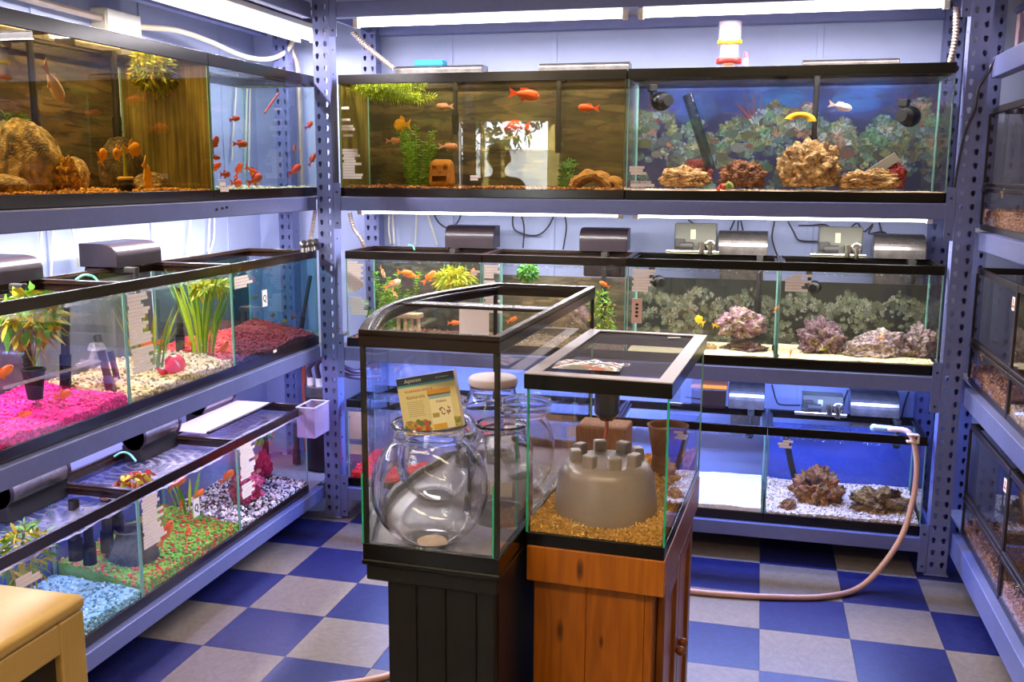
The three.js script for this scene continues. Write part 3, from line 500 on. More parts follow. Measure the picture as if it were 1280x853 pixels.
gravel(C1, 'bright red gravel in the bottom tank', 0.05, [0xe0231c, 0xc8140f, 0xff3a2a], { n: 900, slope: 0.02 });
gravel(D1, 'grey gravel in the bottom tank behind the bowls', 0.03, [0x8a807a, 0xa09890, 0x6f6660], { n: 700 });
gravel(E1, 'bare white sand in the brightly lit bottom tank', 0.04, [0xefe6e0, 0xf7efe8, 0xcfc4bc], { mat: M.sandWhite, size: 0.0024, n: 900, slope: 0.05 });
gravel(F1, 'coarse white sand under the brown rocks', 0.032, [0xe6dad2, 0xcbb9a8, 0xf3ebe4, 0xb09878, 0x8a7458], { mat: M.sandTan, size: 0.0042, n: 2600, slope: 0.05 });

// contents of the green planted tank
stemPlant('bright green plant floating at the top of the long tank', [0.139, 1.948, -0.14], { seed: 4, stems: 16, flat: true, tall: 0.36, spread: 0.25, leaf: 0.03, leafW: 0.006, whorl: 5, gap: 0.012, mat: L.lime, stemMat: L.olive });
stemPlant('upright feathery green plant beside the face ornament', [0.408, 1.515, -0.17], { seed: 6, stems: 12, tall: 0.30, spread: 0.045, lean: 0.22, leaf: 0.028, leafW: 0.006, whorl: 5, gap: 0.012, mat: L.green });
stemPlant('short dark green plant beside the driftwood cave', [1.04, 1.52, -0.22], { seed: 9, stems: 8, tall: 0.17, spread: 0.05, lean: 0.3, leaf: 0.026, leafW: 0.006, whorl: 4, gap: 0.013, mat: L.deep });
{
  const p = [0.534, 1.517, -0.14], g = (() => { const b = new RoundedBoxGeometry(0.115, 0.125, 0.07, 6, 0.028).translate(0, 0.062, 0), q = norm(b), P = q.attributes.position; for (let i = 0; i < P.count; i++) { const x = P.getX(i), y = P.getY(i), z = P.getZ(i), k = 1 + 0.1 * fbm(x * 30, y * 30, z * 30, 3) - 0.12 * y / 0.125; P.setXYZ(i, x * k, y, z * k); } return q; })();
  const ball = (x, y, r, sx = 1, sy = 1) => new THREE.SphereGeometry(r, 12, 8).scale(sx, sy, 1).translate(x, y, 0.036);
  const o = solo('face_ornament', cut(g, [ball(-0.026, 0.086, 0.013, 1.1, 0.9), ball(0.026, 0.086, 0.013, 1.1, 0.9), bb(-0.036, 0.03, 0.028, 0.052, 0.0, 0.06), ball(0, 0.066, 0.006)]), std({ map: paintTex(hex(0xb9782c), 0.3, 12), roughness: 0.8, bumpMap: bumpTex, bumpScale: 0.004 }), 'tan stone face ornament with open mouth on brown gravel', 'ornament'); o.position.set(p[0], 1.52, p[2]);
  const c = [1.2, 1.519, -0.15], arch = new THREE.TorusGeometry(0.062, 0.026, 10, 24, Math.PI), q = norm(arch), P = q.attributes.position; for (let i = 0; i < P.count; i++) { const x = P.getX(i), y = P.getY(i), z = P.getZ(i), k = 1 + 0.28 * fbm(x * 28, y * 28, z * 28, 3); P.setXYZ(i, x * k * 1.15, y * k, z * k * 1.7); } q.computeVertexNormals();
  const lump = rockGeo(5, 0.05, 0.04, 0.035, [0x7a4a1c, 0xa8692c, 0x5a3614], 6); lump.translate(0.085, 0.02, 0.0);
  const d = solo('driftwood_cave', [q, cut(lump, [new THREE.SphereGeometry(0.014, 12, 8).scale(0.8, 1.3, 1).translate(0.09, 0.015, 0.03)]).deleteAttribute('color')], std({ map: paintTex(hex(0x9a6a30), 0.35, 22), roughness: 0.85, bumpMap: bumpTex, bumpScale: 0.004 }), 'arched brown driftwood cave on the gravel of the planted tank', 'ornament'); d.position.set(c[0], 1.515, c[2]);
}
fish('redorange', 'orange fish swimming high in the green planted tank', [[[0.906, 1.915, -0.12], 0.2, -0.12, 1.9], [[1.178, 1.859, -0.16], 3.2, 0.05, 1.3], [[0.852, 1.787, -0.2], 3.3, 0, 1.9]], 'orange fish in the green planted tank');
fish('gold', 'yellow ring shaped fish above the upright feathery plant', [[[0.359, 1.793, -0.12], 3.1, 0, 1.0]]);
fish('silver', 'pinkish fish drifting before the rock print', [[[0.528, 1.875, -0.2], 3.1, 0, 1.7], [[0.294, 1.726, -0.18], 0, 0, 1.6], [[0.529, 1.703, -0.24], 0.1, 0, 1.8]], 'pinkish fish in the green planted tank');
// contents of the coral reef tank
const TAN = [0x6e4a24, 0xa87a42, 0xc9a268, 0x8a5f30];
rock('reef_rock', 'low tan rock beside the price strips in the reef tank', [1.578, 1.532, -0.18], [0.095, 0.05, 0.06], TAN, 2, { rough: 0.5, freq: 2.2 });
rock('reef_rock', 'dark brown spiny rock in the reef tank', [1.823, 1.531, -0.17], [0.085, 0.06, 0.06], [0x54321e, 0x80502e, 0x8a5a34], 3, { rough: 0.6, freq: 2.6 });
rock('reef_rock', 'tallest tan domed rock in the reef tank', [2.082, 1.533, -0.16], [0.118, 0.11, 0.07], TAN, 4, { rough: 0.45, freq: 2.4 });
rock('reef_rock', 'wide flat tan rock under the slanting board', [2.309, 1.529, -0.14], [0.115, 0.045, 0.05], TAN, 6, { rough: 0.5, freq: 2.4 });
rock('reef_rock', 'red sponge rock behind the wide flat tan rock', [2.402, 1.532, -0.24], [0.06, 0.07, 0.05], [0x6e1f1c, 0x9a3026, 0x541512], 7, { rough: 0.35 });
rock('reef_rock', 'dark red sponge rock behind the low tan rock', [1.622, 1.545, -0.26], [0.07, 0.065, 0.05], [0x6e2a20, 0x8a3a2a], 8, { rough: 0.35 });
{
  const c = [1.759, 1.535, -0.06], h = thing('hermit_crab', 'small red and green hermit crab against the front glass of the reef tank', 'crab', [c[0], 1.518, c[2]]);
  const sh = rockGeo(9, 0.02, 0.019, 0.016, [0x6a7a2c, 0x9aa04a, 0x4a5a20], 4, 0.3); mesh('shell', sh.translate(0.012, 0.02, 0), M.vertex, h);
  const legs = []; for (let i = 0; i < 6; i++) legs.push(tube([[-0.006, 0.018, 0], [-0.02 - 0.003 * i, 0.028 - 0.004 * i, 0.006 - i * 0.003], [-0.026, 0.004, 0.014 - i * 0.006]], 0.0035, 8, 5)); mesh('legs', merge([...legs, new THREE.SphereGeometry(0.013, 10, 8).translate(-0.01, 0.018, 0)]), std({ color: 0xc23a12, roughness: 0.5 }), h);
  const b = [2.344, 1.608, -0.2], pl = solo('slate_board', metric(rb(-0.09, 0.09, -0.02, 0.02, -0.004, 0.004, 0.002, 1)), std({ color: 0x8a8270, roughness: 0.7 }), 'grey board leaning in the reef tank', 'board'); pl.position.set(...b); pl.rotation.z = 0.62;
  const y = new THREE.TorusGeometry(0.04, 0.016, 8, 16, Math.PI * 0.9); const yc = solo('yellow_coral', y, std({ map: paintTex(hex(0xd9a013), 0.25, 2), roughness: 0.7 }), 'curved yellow coral behind the tallest tan rock', 'coral'); yc.position.set(...[2.04, 1.801, -0.26]); yc.scale.set(1.15, 0.7, 1);
}
fish('koi', 'white and pink fish at the middle of the reef tank', [[[2.186, 1.854, -0.16], 0.3, -0.2, 0.62]]);
function powerhead(label, pos, turn, s = 1, group) { const o = thing('water_pump', label, 'pump', pos, turn, group); mesh('body', new THREE.SphereGeometry(0.036 * s, 20, 14).scale(1, 0.95, 1.1), M.black, o); mesh('nozzle', cyl(0.02 * s, 0.028 * s, 0.03 * s, 0, 0, 0.044 * s, 'z'), M.blackMatte, o); mesh('mount', [cyl(0.008, 0.008, 0.06, -0.03 * s, 0.03, -0.02, 'y', 10), rb(-0.045 * s, -0.015, 0.04, 0.07, -0.03, 0.0, 0.004)], M.blackMatte, o); return o; }
powerhead('black pump at the price strip end of the reef tank', [1.471, 1.887, -0.24], 0.6, 1.15);
powerhead('black pump at the post end of the reef tank', [2.458, 1.816, -0.24], -0.6, 1.2);
powerhead('black pump over the price strips of the stacked rock tank', [1.495, 1.137, -0.13], 0.4, 0.8);
powerhead('black pump over the price strips of the spread rock tank', [2.127, 1.134, -0.13], -0.2, 0.8);
{ const c = [1.637, 1.759, -0.2], o = thing('acrylic_tube', 'slanting clear acrylic tube in the reef tank', 'tube', c); const m = mesh('tube', cyl(0.022, 0.022, 0.32, 0, 0, 0, 'y', 16), M.glassGrey, o); m.rotation.z = 0.34; }
// contents of the middle tier of the back rack
stemPlant('tall green stems among the small orange fish', [0.291, 0.838, -0.2], { seed: 12, stems: 10, tall: 0.32, spread: 0.07, lean: 0.2, leaf: 0.024, leafW: 0.008, whorl: 4, gap: 0.012, mat: L.green });
stemPlant('thin green stems beside the corner post tank glass', [0.208, 0.844, -0.14], { seed: 13, stems: 4, tall: 0.2, spread: 0.03, lean: 0.25, leaf: 0.02, leafW: 0.008, whorl: 4, gap: 0.013, mat: L.green });
bushPlant('drooping yellow green moss near the top of the planted tank', [0.569, 1.108, -0.2], { seed: 14, n: 700, size: [0.085, 0.055, 0.05], leaf: 0.045, leafW: 0.006, mat: L.lime, mat2: L.yellow });
bushPlant('round green plant ball in the murky tank', [0.93, 1.162, -0.12], { seed: 15, n: 520, size: [0.042, 0.038, 0.04], leaf: 0.016, leafW: 0.009, mat: L.deep, mat2: L.green });
bushPlant('straggling green plant low in the murky tank', [1.245, 0.97, -0.2], { seed: 16, n: 260, size: [0.05, 0.11, 0.04], leaf: 0.03, leafW: 0.008, mat: L.green, mat2: L.olive });
{
  const c = [0.365, 0.877, -0.16], ru = thing('ruin_ornament', 'cream ruined temple ornament on the planted tank gravel', 'ornament', [c[0], 0.842, c[2]]);
  mesh('base', rb(-0.075, 0.075, 0, 0.022, -0.04, 0.045, 0.005), M.sandTan, ru); mesh('lintel', rb(-0.06, 0.06, 0.088, 0.112, -0.03, 0.03, 0.006), M.sandTan, ru);
  for (const x of [-0.048, -0.016, 0.016, 0.048]) mesh('pillar', cyl(0.008, 0.0095, 0.068, x, 0.056, 0.012, 'y', 12), M.sandTan, ru);
  const s = [0.712, 0.921, -0.02], pp = solo('paper_sheet', new THREE.BoxGeometry(0.135, 0.15, 0.001), M.paper, 'plain cream paper sheet taped inside view behind the bow front rim', 'paper'); pp.position.set(s[0], 0.955, -0.0285);
  pp.userData.label = 'plain cream paper sheet taped to the planted tank glass';
}
fish('patched', 'orange and white fish in the planted corner tank', [[[0.253, 1.143, -0.12], -0.6, -0.9, 0.75], [[0.314, 1.091, -0.08], 0.3, 0.45, 1.0], [[0.302, 1.04, -0.14], 1.2, -0.9, 0.7]], 'orange fish of the planted corner tank');
fish('orange', 'plain orange fish in the planted corner tank', [[[0.361, 1.142, -0.12], 0.4, -0.1, 1.0], [[0.384, 1.124, -0.16], 3.5, 0.1, 0.9], [[0.474, 1.124, -0.12], 0.6, 0.7, 1.1], [[0.676, 1.155, -0.12], 1.3, 0.5, 0.7], [[0.596, 0.926, -0.1], 0.5, 0, 0.8], [[0.198, 1.209, -0.08], 0.5, 0.1, 0.7]], 'orange fish of the planted corner tank, plain');
fish('orange', 'orange fish in the murky tank', [[[0.936, 1.133, -0.14], 0.4, 0.3, 0.9], [[1.265, 1.115, -0.14], 3.3, 0.5, 0.7], [[0.864, 0.951, -0.1], 0.5, 0.4, 0.7]], 'orange fish of the murky tank');
const PURPLE = [0x6a4a4e, 0xa07580, 0xc8a0a6, 0xa89a70, 0x85606a];
rock('live_rock', 'rounded purple rock on top of another rock', [1.843, 0.902, -0.2], [0.092, 0.07, 0.06], PURPLE, 21, { rough: 0.55, freq: 2.2 });
rock('live_rock', 'flat purple and green rock carrying a rounded rock', [1.864, 0.816, -0.2], [0.098, 0.04, 0.065], [0x4a4030, 0x8a7f58, 0x7a5068, 0x9a9468], 22, { rough: 0.5, freq: 2.2 });
rock('live_rock', 'knobbly upright purple rock with a yellow patch', [2.166, 0.835, -0.2], [0.085, 0.088, 0.06], [0x6a5058, 0x9a7a80, 0x80646c, 0xb8b050], 23, { rough: 0.6, freq: 2.4 });
rock('live_rock', 'long slanting purple rock on the pale sand', [2.392, 0.83, -0.18], [0.118, 0.075, 0.06], [0x84706a, 0xbca69a, 0xa08890, 0xc0b084], 24, { rough: 0.45, freq: 2, tilt: 0.14 });
rock('live_rock', 'arched mauve rock at the post end of the sand', [2.554, 0.842, -0.2], [0.07, 0.075, 0.055], [0x8a766c, 0xa89488, 0x94788a], 25, { rough: 0.65, freq: 2.2 });
rock('live_rock', 'tan pointed shell shaped rock beside the stacked rocks', [1.718, 0.833, -0.16], [0.03, 0.028, 0.025], [0x9a7a4a, 0xc9ab78], 26, { rough: 0.4 });
fish('yellow', 'bright yellow tang in the stacked rock tank', [[[1.673, 0.976, -0.14], 2.6, 0.5, 1.0], [[1.741, 0.953, -0.2], 0.6, 0.2, 0.8]], 'yellow fish of the stacked rock tank');
fish('yellow', 'slim yellow fish resting on the sand of the spread rock tank', [[[2.512, 0.842, -0.1], 0.4, -0.25, 1.0]]);
fish('small', 'tiny orange clownfish in the spread rock tank', [[[2.045, 0.863, -0.07], 1.2, 1.2, 1.0], [[2.386, 0.936, -0.1], 0.3, 0.2, 1.0], [[1.98, 1.038, -0.12], 0.3, 1, 1]], 'tiny orange fish of the purple rock tanks');
{ const c = [1.419, 1.022, -0.026], o = thing('thermometer', 'pale pink thermometer tag on the stacked rock tank glass', 'thermometer', [c[0], c[1], -0.0285]); mesh('card', rb(-0.021, 0.021, -0.052, 0.052, 0, 0.003, 0.0012, 2), std({ color: 0xd6a896, roughness: 0.5 }), o); mesh('scale_marks', [-0.026, -0.01, 0.006, 0.022].map((y) => rb(-0.006, 0.006, y, y + 0.01, 0.0032, 0.0036, 0.0001, 1)), M.blackMatte, o); }
{ const c = [2.04, 0.829, -0.05], o = solo('price_marker', rb(-0.016, 0.016, 0, 0.012, -0.004, 0.004, 0.001), M.redTag, 'tiny red block on the sand of the spread rock tank', 'block'); o.position.set(c[0], c[1] - 0.006, c[2]); }
// contents of the bottom tier of the back rack
const BROWN = [0x4a2c14, 0x94602e, 0xb88848, 0x8a4a30, 0xc8a868];
rock('base_rock', 'tall brown crusty rock in the bottom tank', [2.192, 0.179, -0.18], [0.095, 0.10, 0.07], BROWN, 31, { rough: 0.6, freq: 2.8 });
rock('base_rock', 'small brown rock before the tall crusty rock', [2.072, 0.16, -0.1], [0.042, 0.042, 0.034], BROWN, 32, { rough: 0.6, freq: 2.4 });
rock('base_rock', 'wide yellow brown rock with holes near the hose', [2.432, 0.198, -0.14], [0.105, 0.06, 0.055], [0x4a3018, 0x8a6a34, 0xb08f58, 0x6b4a2c], 33, { rough: 0.7, freq: 2.2 });
rock('base_rock', 'white sandy lump in the bare sand tank', [1.727, 0.202, -0.25], [0.03, 0.022, 0.025], [0xd9cfc8, 0xf0e8e0], 34, { rough: 0.4 });
rock('base_rock', 'grey pebble on the sand before the wide rock', [2.337, 0.178, -0.09], [0.016, 0.011, 0.012], [0x5a5458, 0x7a7278], 35, { rough: 0.2, detail: 4 });
{ const a = [2.052, 0.441, -0.26], b = [2.101, 0.275, -0.26], o = thing('heater', 'black stick heater leaning beside the tall brown rock', 'heater', [0, 0, 0]); mesh('stick', tube([[a[0], a[1] + 0.03, a[2]], [(a[0] + b[0]) / 2, (a[1] + b[1]) / 2, a[2]], b], 0.014, 12, 10), M.blackMatte, o); }

// filters, skimmers and jars of the back rack
filterBox('long low filter lid with a blue sponge on it', [0.245, 2.004, -0.335], 0, 0.415, 0.058, 0.1, { intakes: [[0.30, 0.25]], round: 0.3, mat: M.filterGrey });
filterBox('long low filter lid over the middle of the planted tank', [0.92, 2.004, -0.335], 0, 0.40, 0.056, 0.1, { intakes: [[0.1, 0.33]], round: 0.3, mat: M.filterGrey });
filterBox('long low filter lid over the reef tank', [2.04, 2.004, -0.335], 0, 0.38, 0.046, 0.1, { intakes: [[0.06, 0.42]], round: 0.3, mat: M.filterGrey });
{ const s = solo('sponge_pad', rb(-0.07, 0.07, 0, 0.028, -0.035, 0.035, 0.008, 3), M.blueSponge, 'flat blue sponge pad lying on a long filter lid', 'sponge'); s.position.set(0.40, 2.0665, -0.387); }
{
  const o = thing('protein_skimmer', 'clear skimmer cup with yellow foam and red collar on the reef tank', 'skimmer', [1.745, 2.004, -0.23]);
  mesh('collar', lathe([[0.036, 0.03], [0.05, 0.03], [0.052, 0.036], [0.052, 0.046], [0.05, 0.05], [0.036, 0.05], [0.036, 0.03]], 32), std({ color: 0xc8241c, roughness: 0.35 }), o);
  mesh('neck', lathe([[0.036, 0.0], [0.038, 0.0], [0.038, 0.115], [0.036, 0.115], [0.036, 0]], 32), M.clearPlastic, o);
  mesh('cup', lathe([[0.042, 0.115], [0.046, 0.115], [0.046, 0.195], [0.0, 0.2], [0, 0.196], [0.042, 0.19], [0.042, 0.115]], 32), M.clearPlastic, o);
  mesh('yellow_ring', lathe([[0.04, 0.108], [0.049, 0.108], [0.049, 0.122], [0.04, 0.122], [0.04, 0.108]], 32), std({ color: 0xd6b51c, roughness: 0.4 }), o);
  mesh('riser', cyl(0.018, 0.02, 0.16, 0, 0.1, 0, 'y', 20), std({ color: 0xe6cf78, roughness: 0.6 }), o);
  const b = thing('small_bottle', 'tiny clear bottle with a pink cap beside the skimmer', 'bottle', [1.812, 2.004, -0.25]); mesh('bottle', cyl(0.012, 0.012, 0.055, 0, 0.0275, 0, 'y', 16), M.clearPlastic, b); mesh('cap', cyl(0.009, 0.009, 0.02, 0, 0.066, 0, 'y', 14), std({ color: 0xd85a6a, roughness: 0.5 }), b);
}
filterBox('black filter on the planted corner tank', [0.485, 1.244, -0.32], 0, 0.235, 0.095, 0.11, { intakes: [[0.05, 0.2]], ridge: false });
filterBox('black filter on the murky tank', [1.118, 1.244, -0.32], 0, 0.215, 0.095, 0.11, { intakes: [[0.12, 0.3]] });
filterBox('gunmetal filter on the stacked rock tank', [1.727, 1.244, -0.31], 0, 0.21, 0.092, 0.12, { mat: M.filterGrey, intakes: [[0.18, 0.28]], round: 0.8 });
filterBox('gunmetal filter on the spread rock tank', [2.366, 1.244, -0.31], 0, 0.205, 0.09, 0.12, { mat: M.filterGrey, intakes: [[0.15, 0.1]], round: 0.8 });
filterBox('glossy wet filter on the bare white sand tank', [1.80, 0.565, -0.31], 0, 0.155, 0.1, 0.12, { mat: M.filterGrey, intakes: [[0.1, 0.12]], round: 0.8 });
filterBox('gunmetal filter on the bottom tank with brown rocks', [2.314, 0.565, -0.31], 0, 0.2, 0.09, 0.12, { mat: M.filterGrey, intakes: [[0.19, 0.12]], round: 0.85 });
{ const o = thing('amber_filter_box', 'amber topped dark filter box over the bare white sand tank', 'filter', [1.64, 0.565, -0.29]); mesh('body', rb(0, 0.15, 0.0, 0.085, -0.1, 0, 0.006), M.brownFrame, o); mesh('cover', rb(-0.004, 0.154, 0.0855, 0.104, -0.104, 0.004, 0.004), M.amberFilter, o); mesh('teeth', Array.from({ length: 12 }, (_, i) => bb(0.006 + i * 0.0122, 0.0115 + i * 0.0122, 0.0, 0.012, 0.0005, 0.004)), M.black, o); }
function skimmerBox(label, pos, w, h) {
  const o = thing('hang_on_skimmer', label, 'skimmer', pos); const t = 0.003, d = 0.09;
  mesh('chamber', [bb(0, w, 0, h, -t, 0), bb(0, w, 0, h, -d, -d + t), bb(0, t, 0, h, -d, 0), bb(w - t, w, 0, h, -d, 0)], M.smokePlastic, o);
  mesh('pump', [cyl(0.018, 0.018, 0.055, w * 0.3, 0.035, 0.012, 'x', 16), rb(0.004, 0.045, 0.03, 0.066, -0.04, 0.02, 0.004)], M.blackMatte, o);
  mesh('pipework', [cyl(0.009, 0.009, w * 1.25, w * 0.45, 0.012, 0.02, 'x', 14), cyl(0.014, 0.014, 0.05, w * 0.66, 0.03, 0.022, 'y', 16), new THREE.TorusGeometry(0.016, 0.006, 8, 20).translate(w * 0.86, 0.045, 0.022), cyl(0.012, 0.012, 0.05, w * 0.86, 0.024, 0.022, 'y', 14)], M.chrome, o);
  mesh('label', bb(w * 0.38, w * 0.5, h * 0.5, h * 0.82, 0.0003, 0.001), std({ color: 0x8f8a6a, roughness: 0.7 }), o);
  return o;
}
skimmerBox('smoky acrylic skimmer box on the stacked rock tank', [1.545, 1.245, -0.27], 0.178, 0.13);
skimmerBox('smoky acrylic skimmer box on the spread rock tank', [2.14, 1.245, -0.27], 0.175, 0.125);
skimmerBox('smoky acrylic skimmer box on the bottom tank with brown rocks', [2.112, 0.566, -0.27], 0.17, 0.085);

// ---------- tanks of the left rack ----------
const Q = Math.PI / 2;
const G_ = { at: [-0.03, 1.4815, 2.02], turn: Q, w: 1.222, h: 0.52, d: 0.36, label: 'long amber tank with boulders and gold fish', film: [cliffFilm2, 0.49], glass: M.glassAmber, sideGlass: M.algae, frame: M.brownFrame, ft: 0.045, braces: [0.6], water: 'amber water in the boulder tank' };
const H_ = { at: [-0.03, 1.4815, 0.793], turn: Q, w: 0.873, h: 0.52, d: 0.36, label: 'bare tank of small red orange fish in the top corner', glass: M.glassGrey, frame: M.brownFrame, ft: 0.045, strips: [[0.03, 0.075, 2, 0.07], [0.04, 0.052, 2, 0.1]], water: 'clear water in the bare tank of red orange fish' };
const I_ = { at: [-0.03, 0.8115, 1.96], turn: Q, w: 0.611, h: 0.43, d: 0.34, label: 'tank with hot pink gravel', film: [greyFilm, 0.4], frame: M.brownFrame, water: 'water in the pink gravel tank' };
const J_ = { at: [-0.03, 0.8115, 1.347], turn: Q, w: 0.646, h: 0.43, d: 0.34, label: 'tank with tall tape grass and a round red fish', film: [greyFilm, 0.4], frame: M.brownFrame, strips: [[0.012, 0.385, 14, 0.12], [0.016, 0.21, 7, 0.125]], water: 'water in the tape grass tank' };
const K_ = { at: [-0.03, 0.8115, 0.697], turn: Q, w: 0.735, h: 0.43, d: 0.34, label: 'dark teal tank with dull red gravel and a letter card', film: [tealFilm, 0.4], glass: M.glassTeal, frame: M.brownFrame, q: [0.245, 0.27], strips: [[0.014, 0.378, 4, 0.14], [0.3, 0.045, 1, 0.05]], water: 'water in the dark teal tank' };
const L_ = { at: [-0.03, 0.1515, 1.955], turn: Q, w: 0.61, h: 0.41, d: 0.34, label: 'bottom tank with pale blue gravel and black sponge filters', wave: 0.006, film: [navyFilm, 0.36], frame: M.brownFrame, strips: [[0.06, 0.33, 3, 0.1]], water: 'rippling water in the pale blue gravel tank' };
const M_ = { at: [-0.03, 0.1515, 1.342], turn: Q, w: 0.627, h: 0.41, d: 0.34, label: 'bottom tank with green and red gravel and a letter card', wave: 0.006, film: [navyFilm, 0.36], frame: M.brownFrame, q: [0.33, 0.235], strips: [[0.014, 0.37, 15, 0.13]], water: 'rippling water in the green and red gravel tank' };
const N_ = { at: [-0.03, 0.1515, 0.712], turn: Q, w: 0.6, h: 0.41, d: 0.34, label: 'bottom tank with black and white gravel and a pink ornament', wave: 0.003, frame: M.brownFrame, strips: [[0.014, 0.375, 12, 0.12], [0.018, 0.215, 5, 0.1]], water: 'water in the black and white gravel tank' };
for (const t of [G_, H_, I_, J_, K_, L_, M_, N_]) tank(t);
gravel(G_, 'golden brown gravel in the amber tank', 0.024, [0xb07a1c, 0xd99c2c, 0x7a4f12, 0xe6b450], { n: 1800 });
gravel(H_, 'cream and turquoise pebbles in the bare top corner tank', 0.02, [0xe6d8a8, 0xcbb98a, 0x6aa8a0, 0xf0e8cc, 0xb09a5a], { n: 1300, size: 0.0065 });
gravel(I_, 'hot pink gravel in the middle tier tank', 0.05, [0xf0148c, 0xd40a78, 0xff3aa8, 0xb00a62], { n: 1900, slope: 0.03, lift: 0.02 });
gravel(J_, 'natural tan gravel under the tape grass', 0.045, [0xcbb488, 0xa88f5c, 0xe0cfa8, 0x7a6840], { n: 1700, slope: 0.03, lift: 0.02 });
gravel(K_, 'dull red gravel in the dark teal tank', 0.035, [0xc22a34, 0x94141f, 0xe04a50], { n: 1500, slope: 0.05, lift: 0.02 });
gravel(L_, 'pale blue gravel in the bottom tank', 0.05, [0x8fc8d0, 0x6aa4b4, 0xb4e0e4, 0x4a8494], { n: 1900, slope: 0.02, size: 0.006 });
gravel(M_, 'mixed green and red gravel in the bottom tank', 0.05, [0x6fae2c, 0x94c83c, 0xc23a1e, 0x4a8a1e, 0xd6562a], { n: 2400, slope: 0.06, size: 0.006 });
gravel(N_, 'black and white gravel in the bottom tank', 0.04, [0xf3e4ea, 0x1c181c, 0xe0cdd6, 0x2a242a, 0xffffff], { n: 2200, slope: 0.03, size: 0.0065, mat: std({ color: 0x8a8088, roughness: 0.9 }) });

// amber boulder tank
const BOULDER = [0x6b5a38, 0xa08a58, 0xc2ad7c, 0x8a744a];
const boulders = [[[-0.2, 1.522, 1.528], [0.075, 0.135, 0.13], 41, 'largest cream domed boulder in the amber tank'], [[-0.3, 1.639, 1.471], [0.05, 0.075, 0.10], 42, 'grey speckled boulder behind the cream domed boulder'], [[-0.28, 1.563, 1.241], [0.05, 0.075, 0.075], 43, 'brown egg shaped boulder in the amber tank'], [[-0.31, 1.562, 0.935], [0.04, 0.12, 0.12], 44, 'dark tall boulder behind the second intake tube'], [[-0.24, 1.511, 0.862], [0.05, 0.045, 0.08], 45, 'low ochre boulder near the algae streaked glass'], [[-0.13, 1.517, 1.707], [0.05, 0.04, 0.09], 46, 'low rusty boulder at the amber tank front']];
for (const [p, s, seed, label] of boulders) { const y = 1.52; rock('boulder', label, [p[0], label.startsWith('grey') ? 1.62 : y, p[2]], s, seed === 42 ? [0x6a6a54, 0x94947a, 0x545440] : seed === 44 ? [0x4a4028, 0x6f6240] : BOULDER, seed, { rough: 0.14, freq: 1.2, detail: 10, sink: 0.01 }); }
rock('boulder', 'dark flat stone carrying the grey speckled boulder', [[-0.3, 1.52, 1.484][0], 1.515, [-0.3, 1.52, 1.484][2]], [0.05, 0.062, 0.1], [0x4a4028, 0x6f6240], 48, { rough: 0.14, freq: 1.2, detail: 8, sink: 0 });
rock('coral_ornament', 'golden coral lump with ragged edges in the amber tank', [-0.12, 1.526, 1.462], [0.03, 0.05, 0.04], [0x9a6a0c, 0xe0a81c, 0xc48a14], 47, { rough: 0.7, freq: 3 });
fish('gold', 'gold fish hovering low in the amber tank', [[[-0.12, 1.577, 1.064], 1.9, -1.0, 1.3], [[-0.12, 1.655, 1.135], 1.3, 0.1, 0.9], [[-0.1, 1.64, 1.236], -1.4, -0.2, 0.8], [[-0.16, 1.63, 1.235], 1.5, 1.2, 0.7]], 'gold fish of the amber tank');
fish('koi', 'large white koi diving in the amber tank', [[[-0.1, 1.835, 1.516], 1.6, -0.95, 0.85]]);
bushPlant('yellow green plant hanging at the streaked end of the amber tank', [-0.2, 1.936, 0.871], { seed: 51, n: 1300, size: [0.06, 0.075, 0.1], leaf: 0.024, leafW: 0.009, mat: L.yellow, mat2: L.lime });
stemPlant('small green sprig among the boulders', [-0.2, 1.684, 1.521], { seed: 52, stems: 5, tall: 0.09, spread: 0.03, lean: 0.6, leaf: 0.03, leafW: 0.006, whorl: 4, mat: L.green });
{ const c = [-0.07, 1.524, 1.248], o = thing('diver_ornament', 'small striped black and yellow ball with a stem in the amber tank', 'ornament', [c[0], 1.515, c[2]]); mesh('ball', new THREE.SphereGeometry(0.024, 18, 12).translate(0, 0.026, 0), M.blackMatte, o); mesh('crown', new THREE.TorusGeometry(0.02, 0.006, 8, 20).rotateX(Q).translate(0, 0.046, 0), std({ color: 0xd8a81c, roughness: 0.6 }), o); mesh('stem', cyl(0.004, 0.006, 0.09, 0, 0.095, 0, 'y', 8), std({ color: 0x9aa01c, roughness: 0.6 }), o); }
filterBox('filter with a long intake tube behind the boulders', [-0.375, 2.003, 1.45], Q, 0.3, 0.02, 0.1, { intakes: [[0.14, 0.43]], round: 0.3, mat: M.filterGrey });
filterBox('filter with a shorter intake tube over the amber tank', [-0.375, 2.003, 1.05], Q, 0.25, 0.02, 0.1, { intakes: [[0.15, 0.37]], round: 0.3, mat: M.filterGrey });
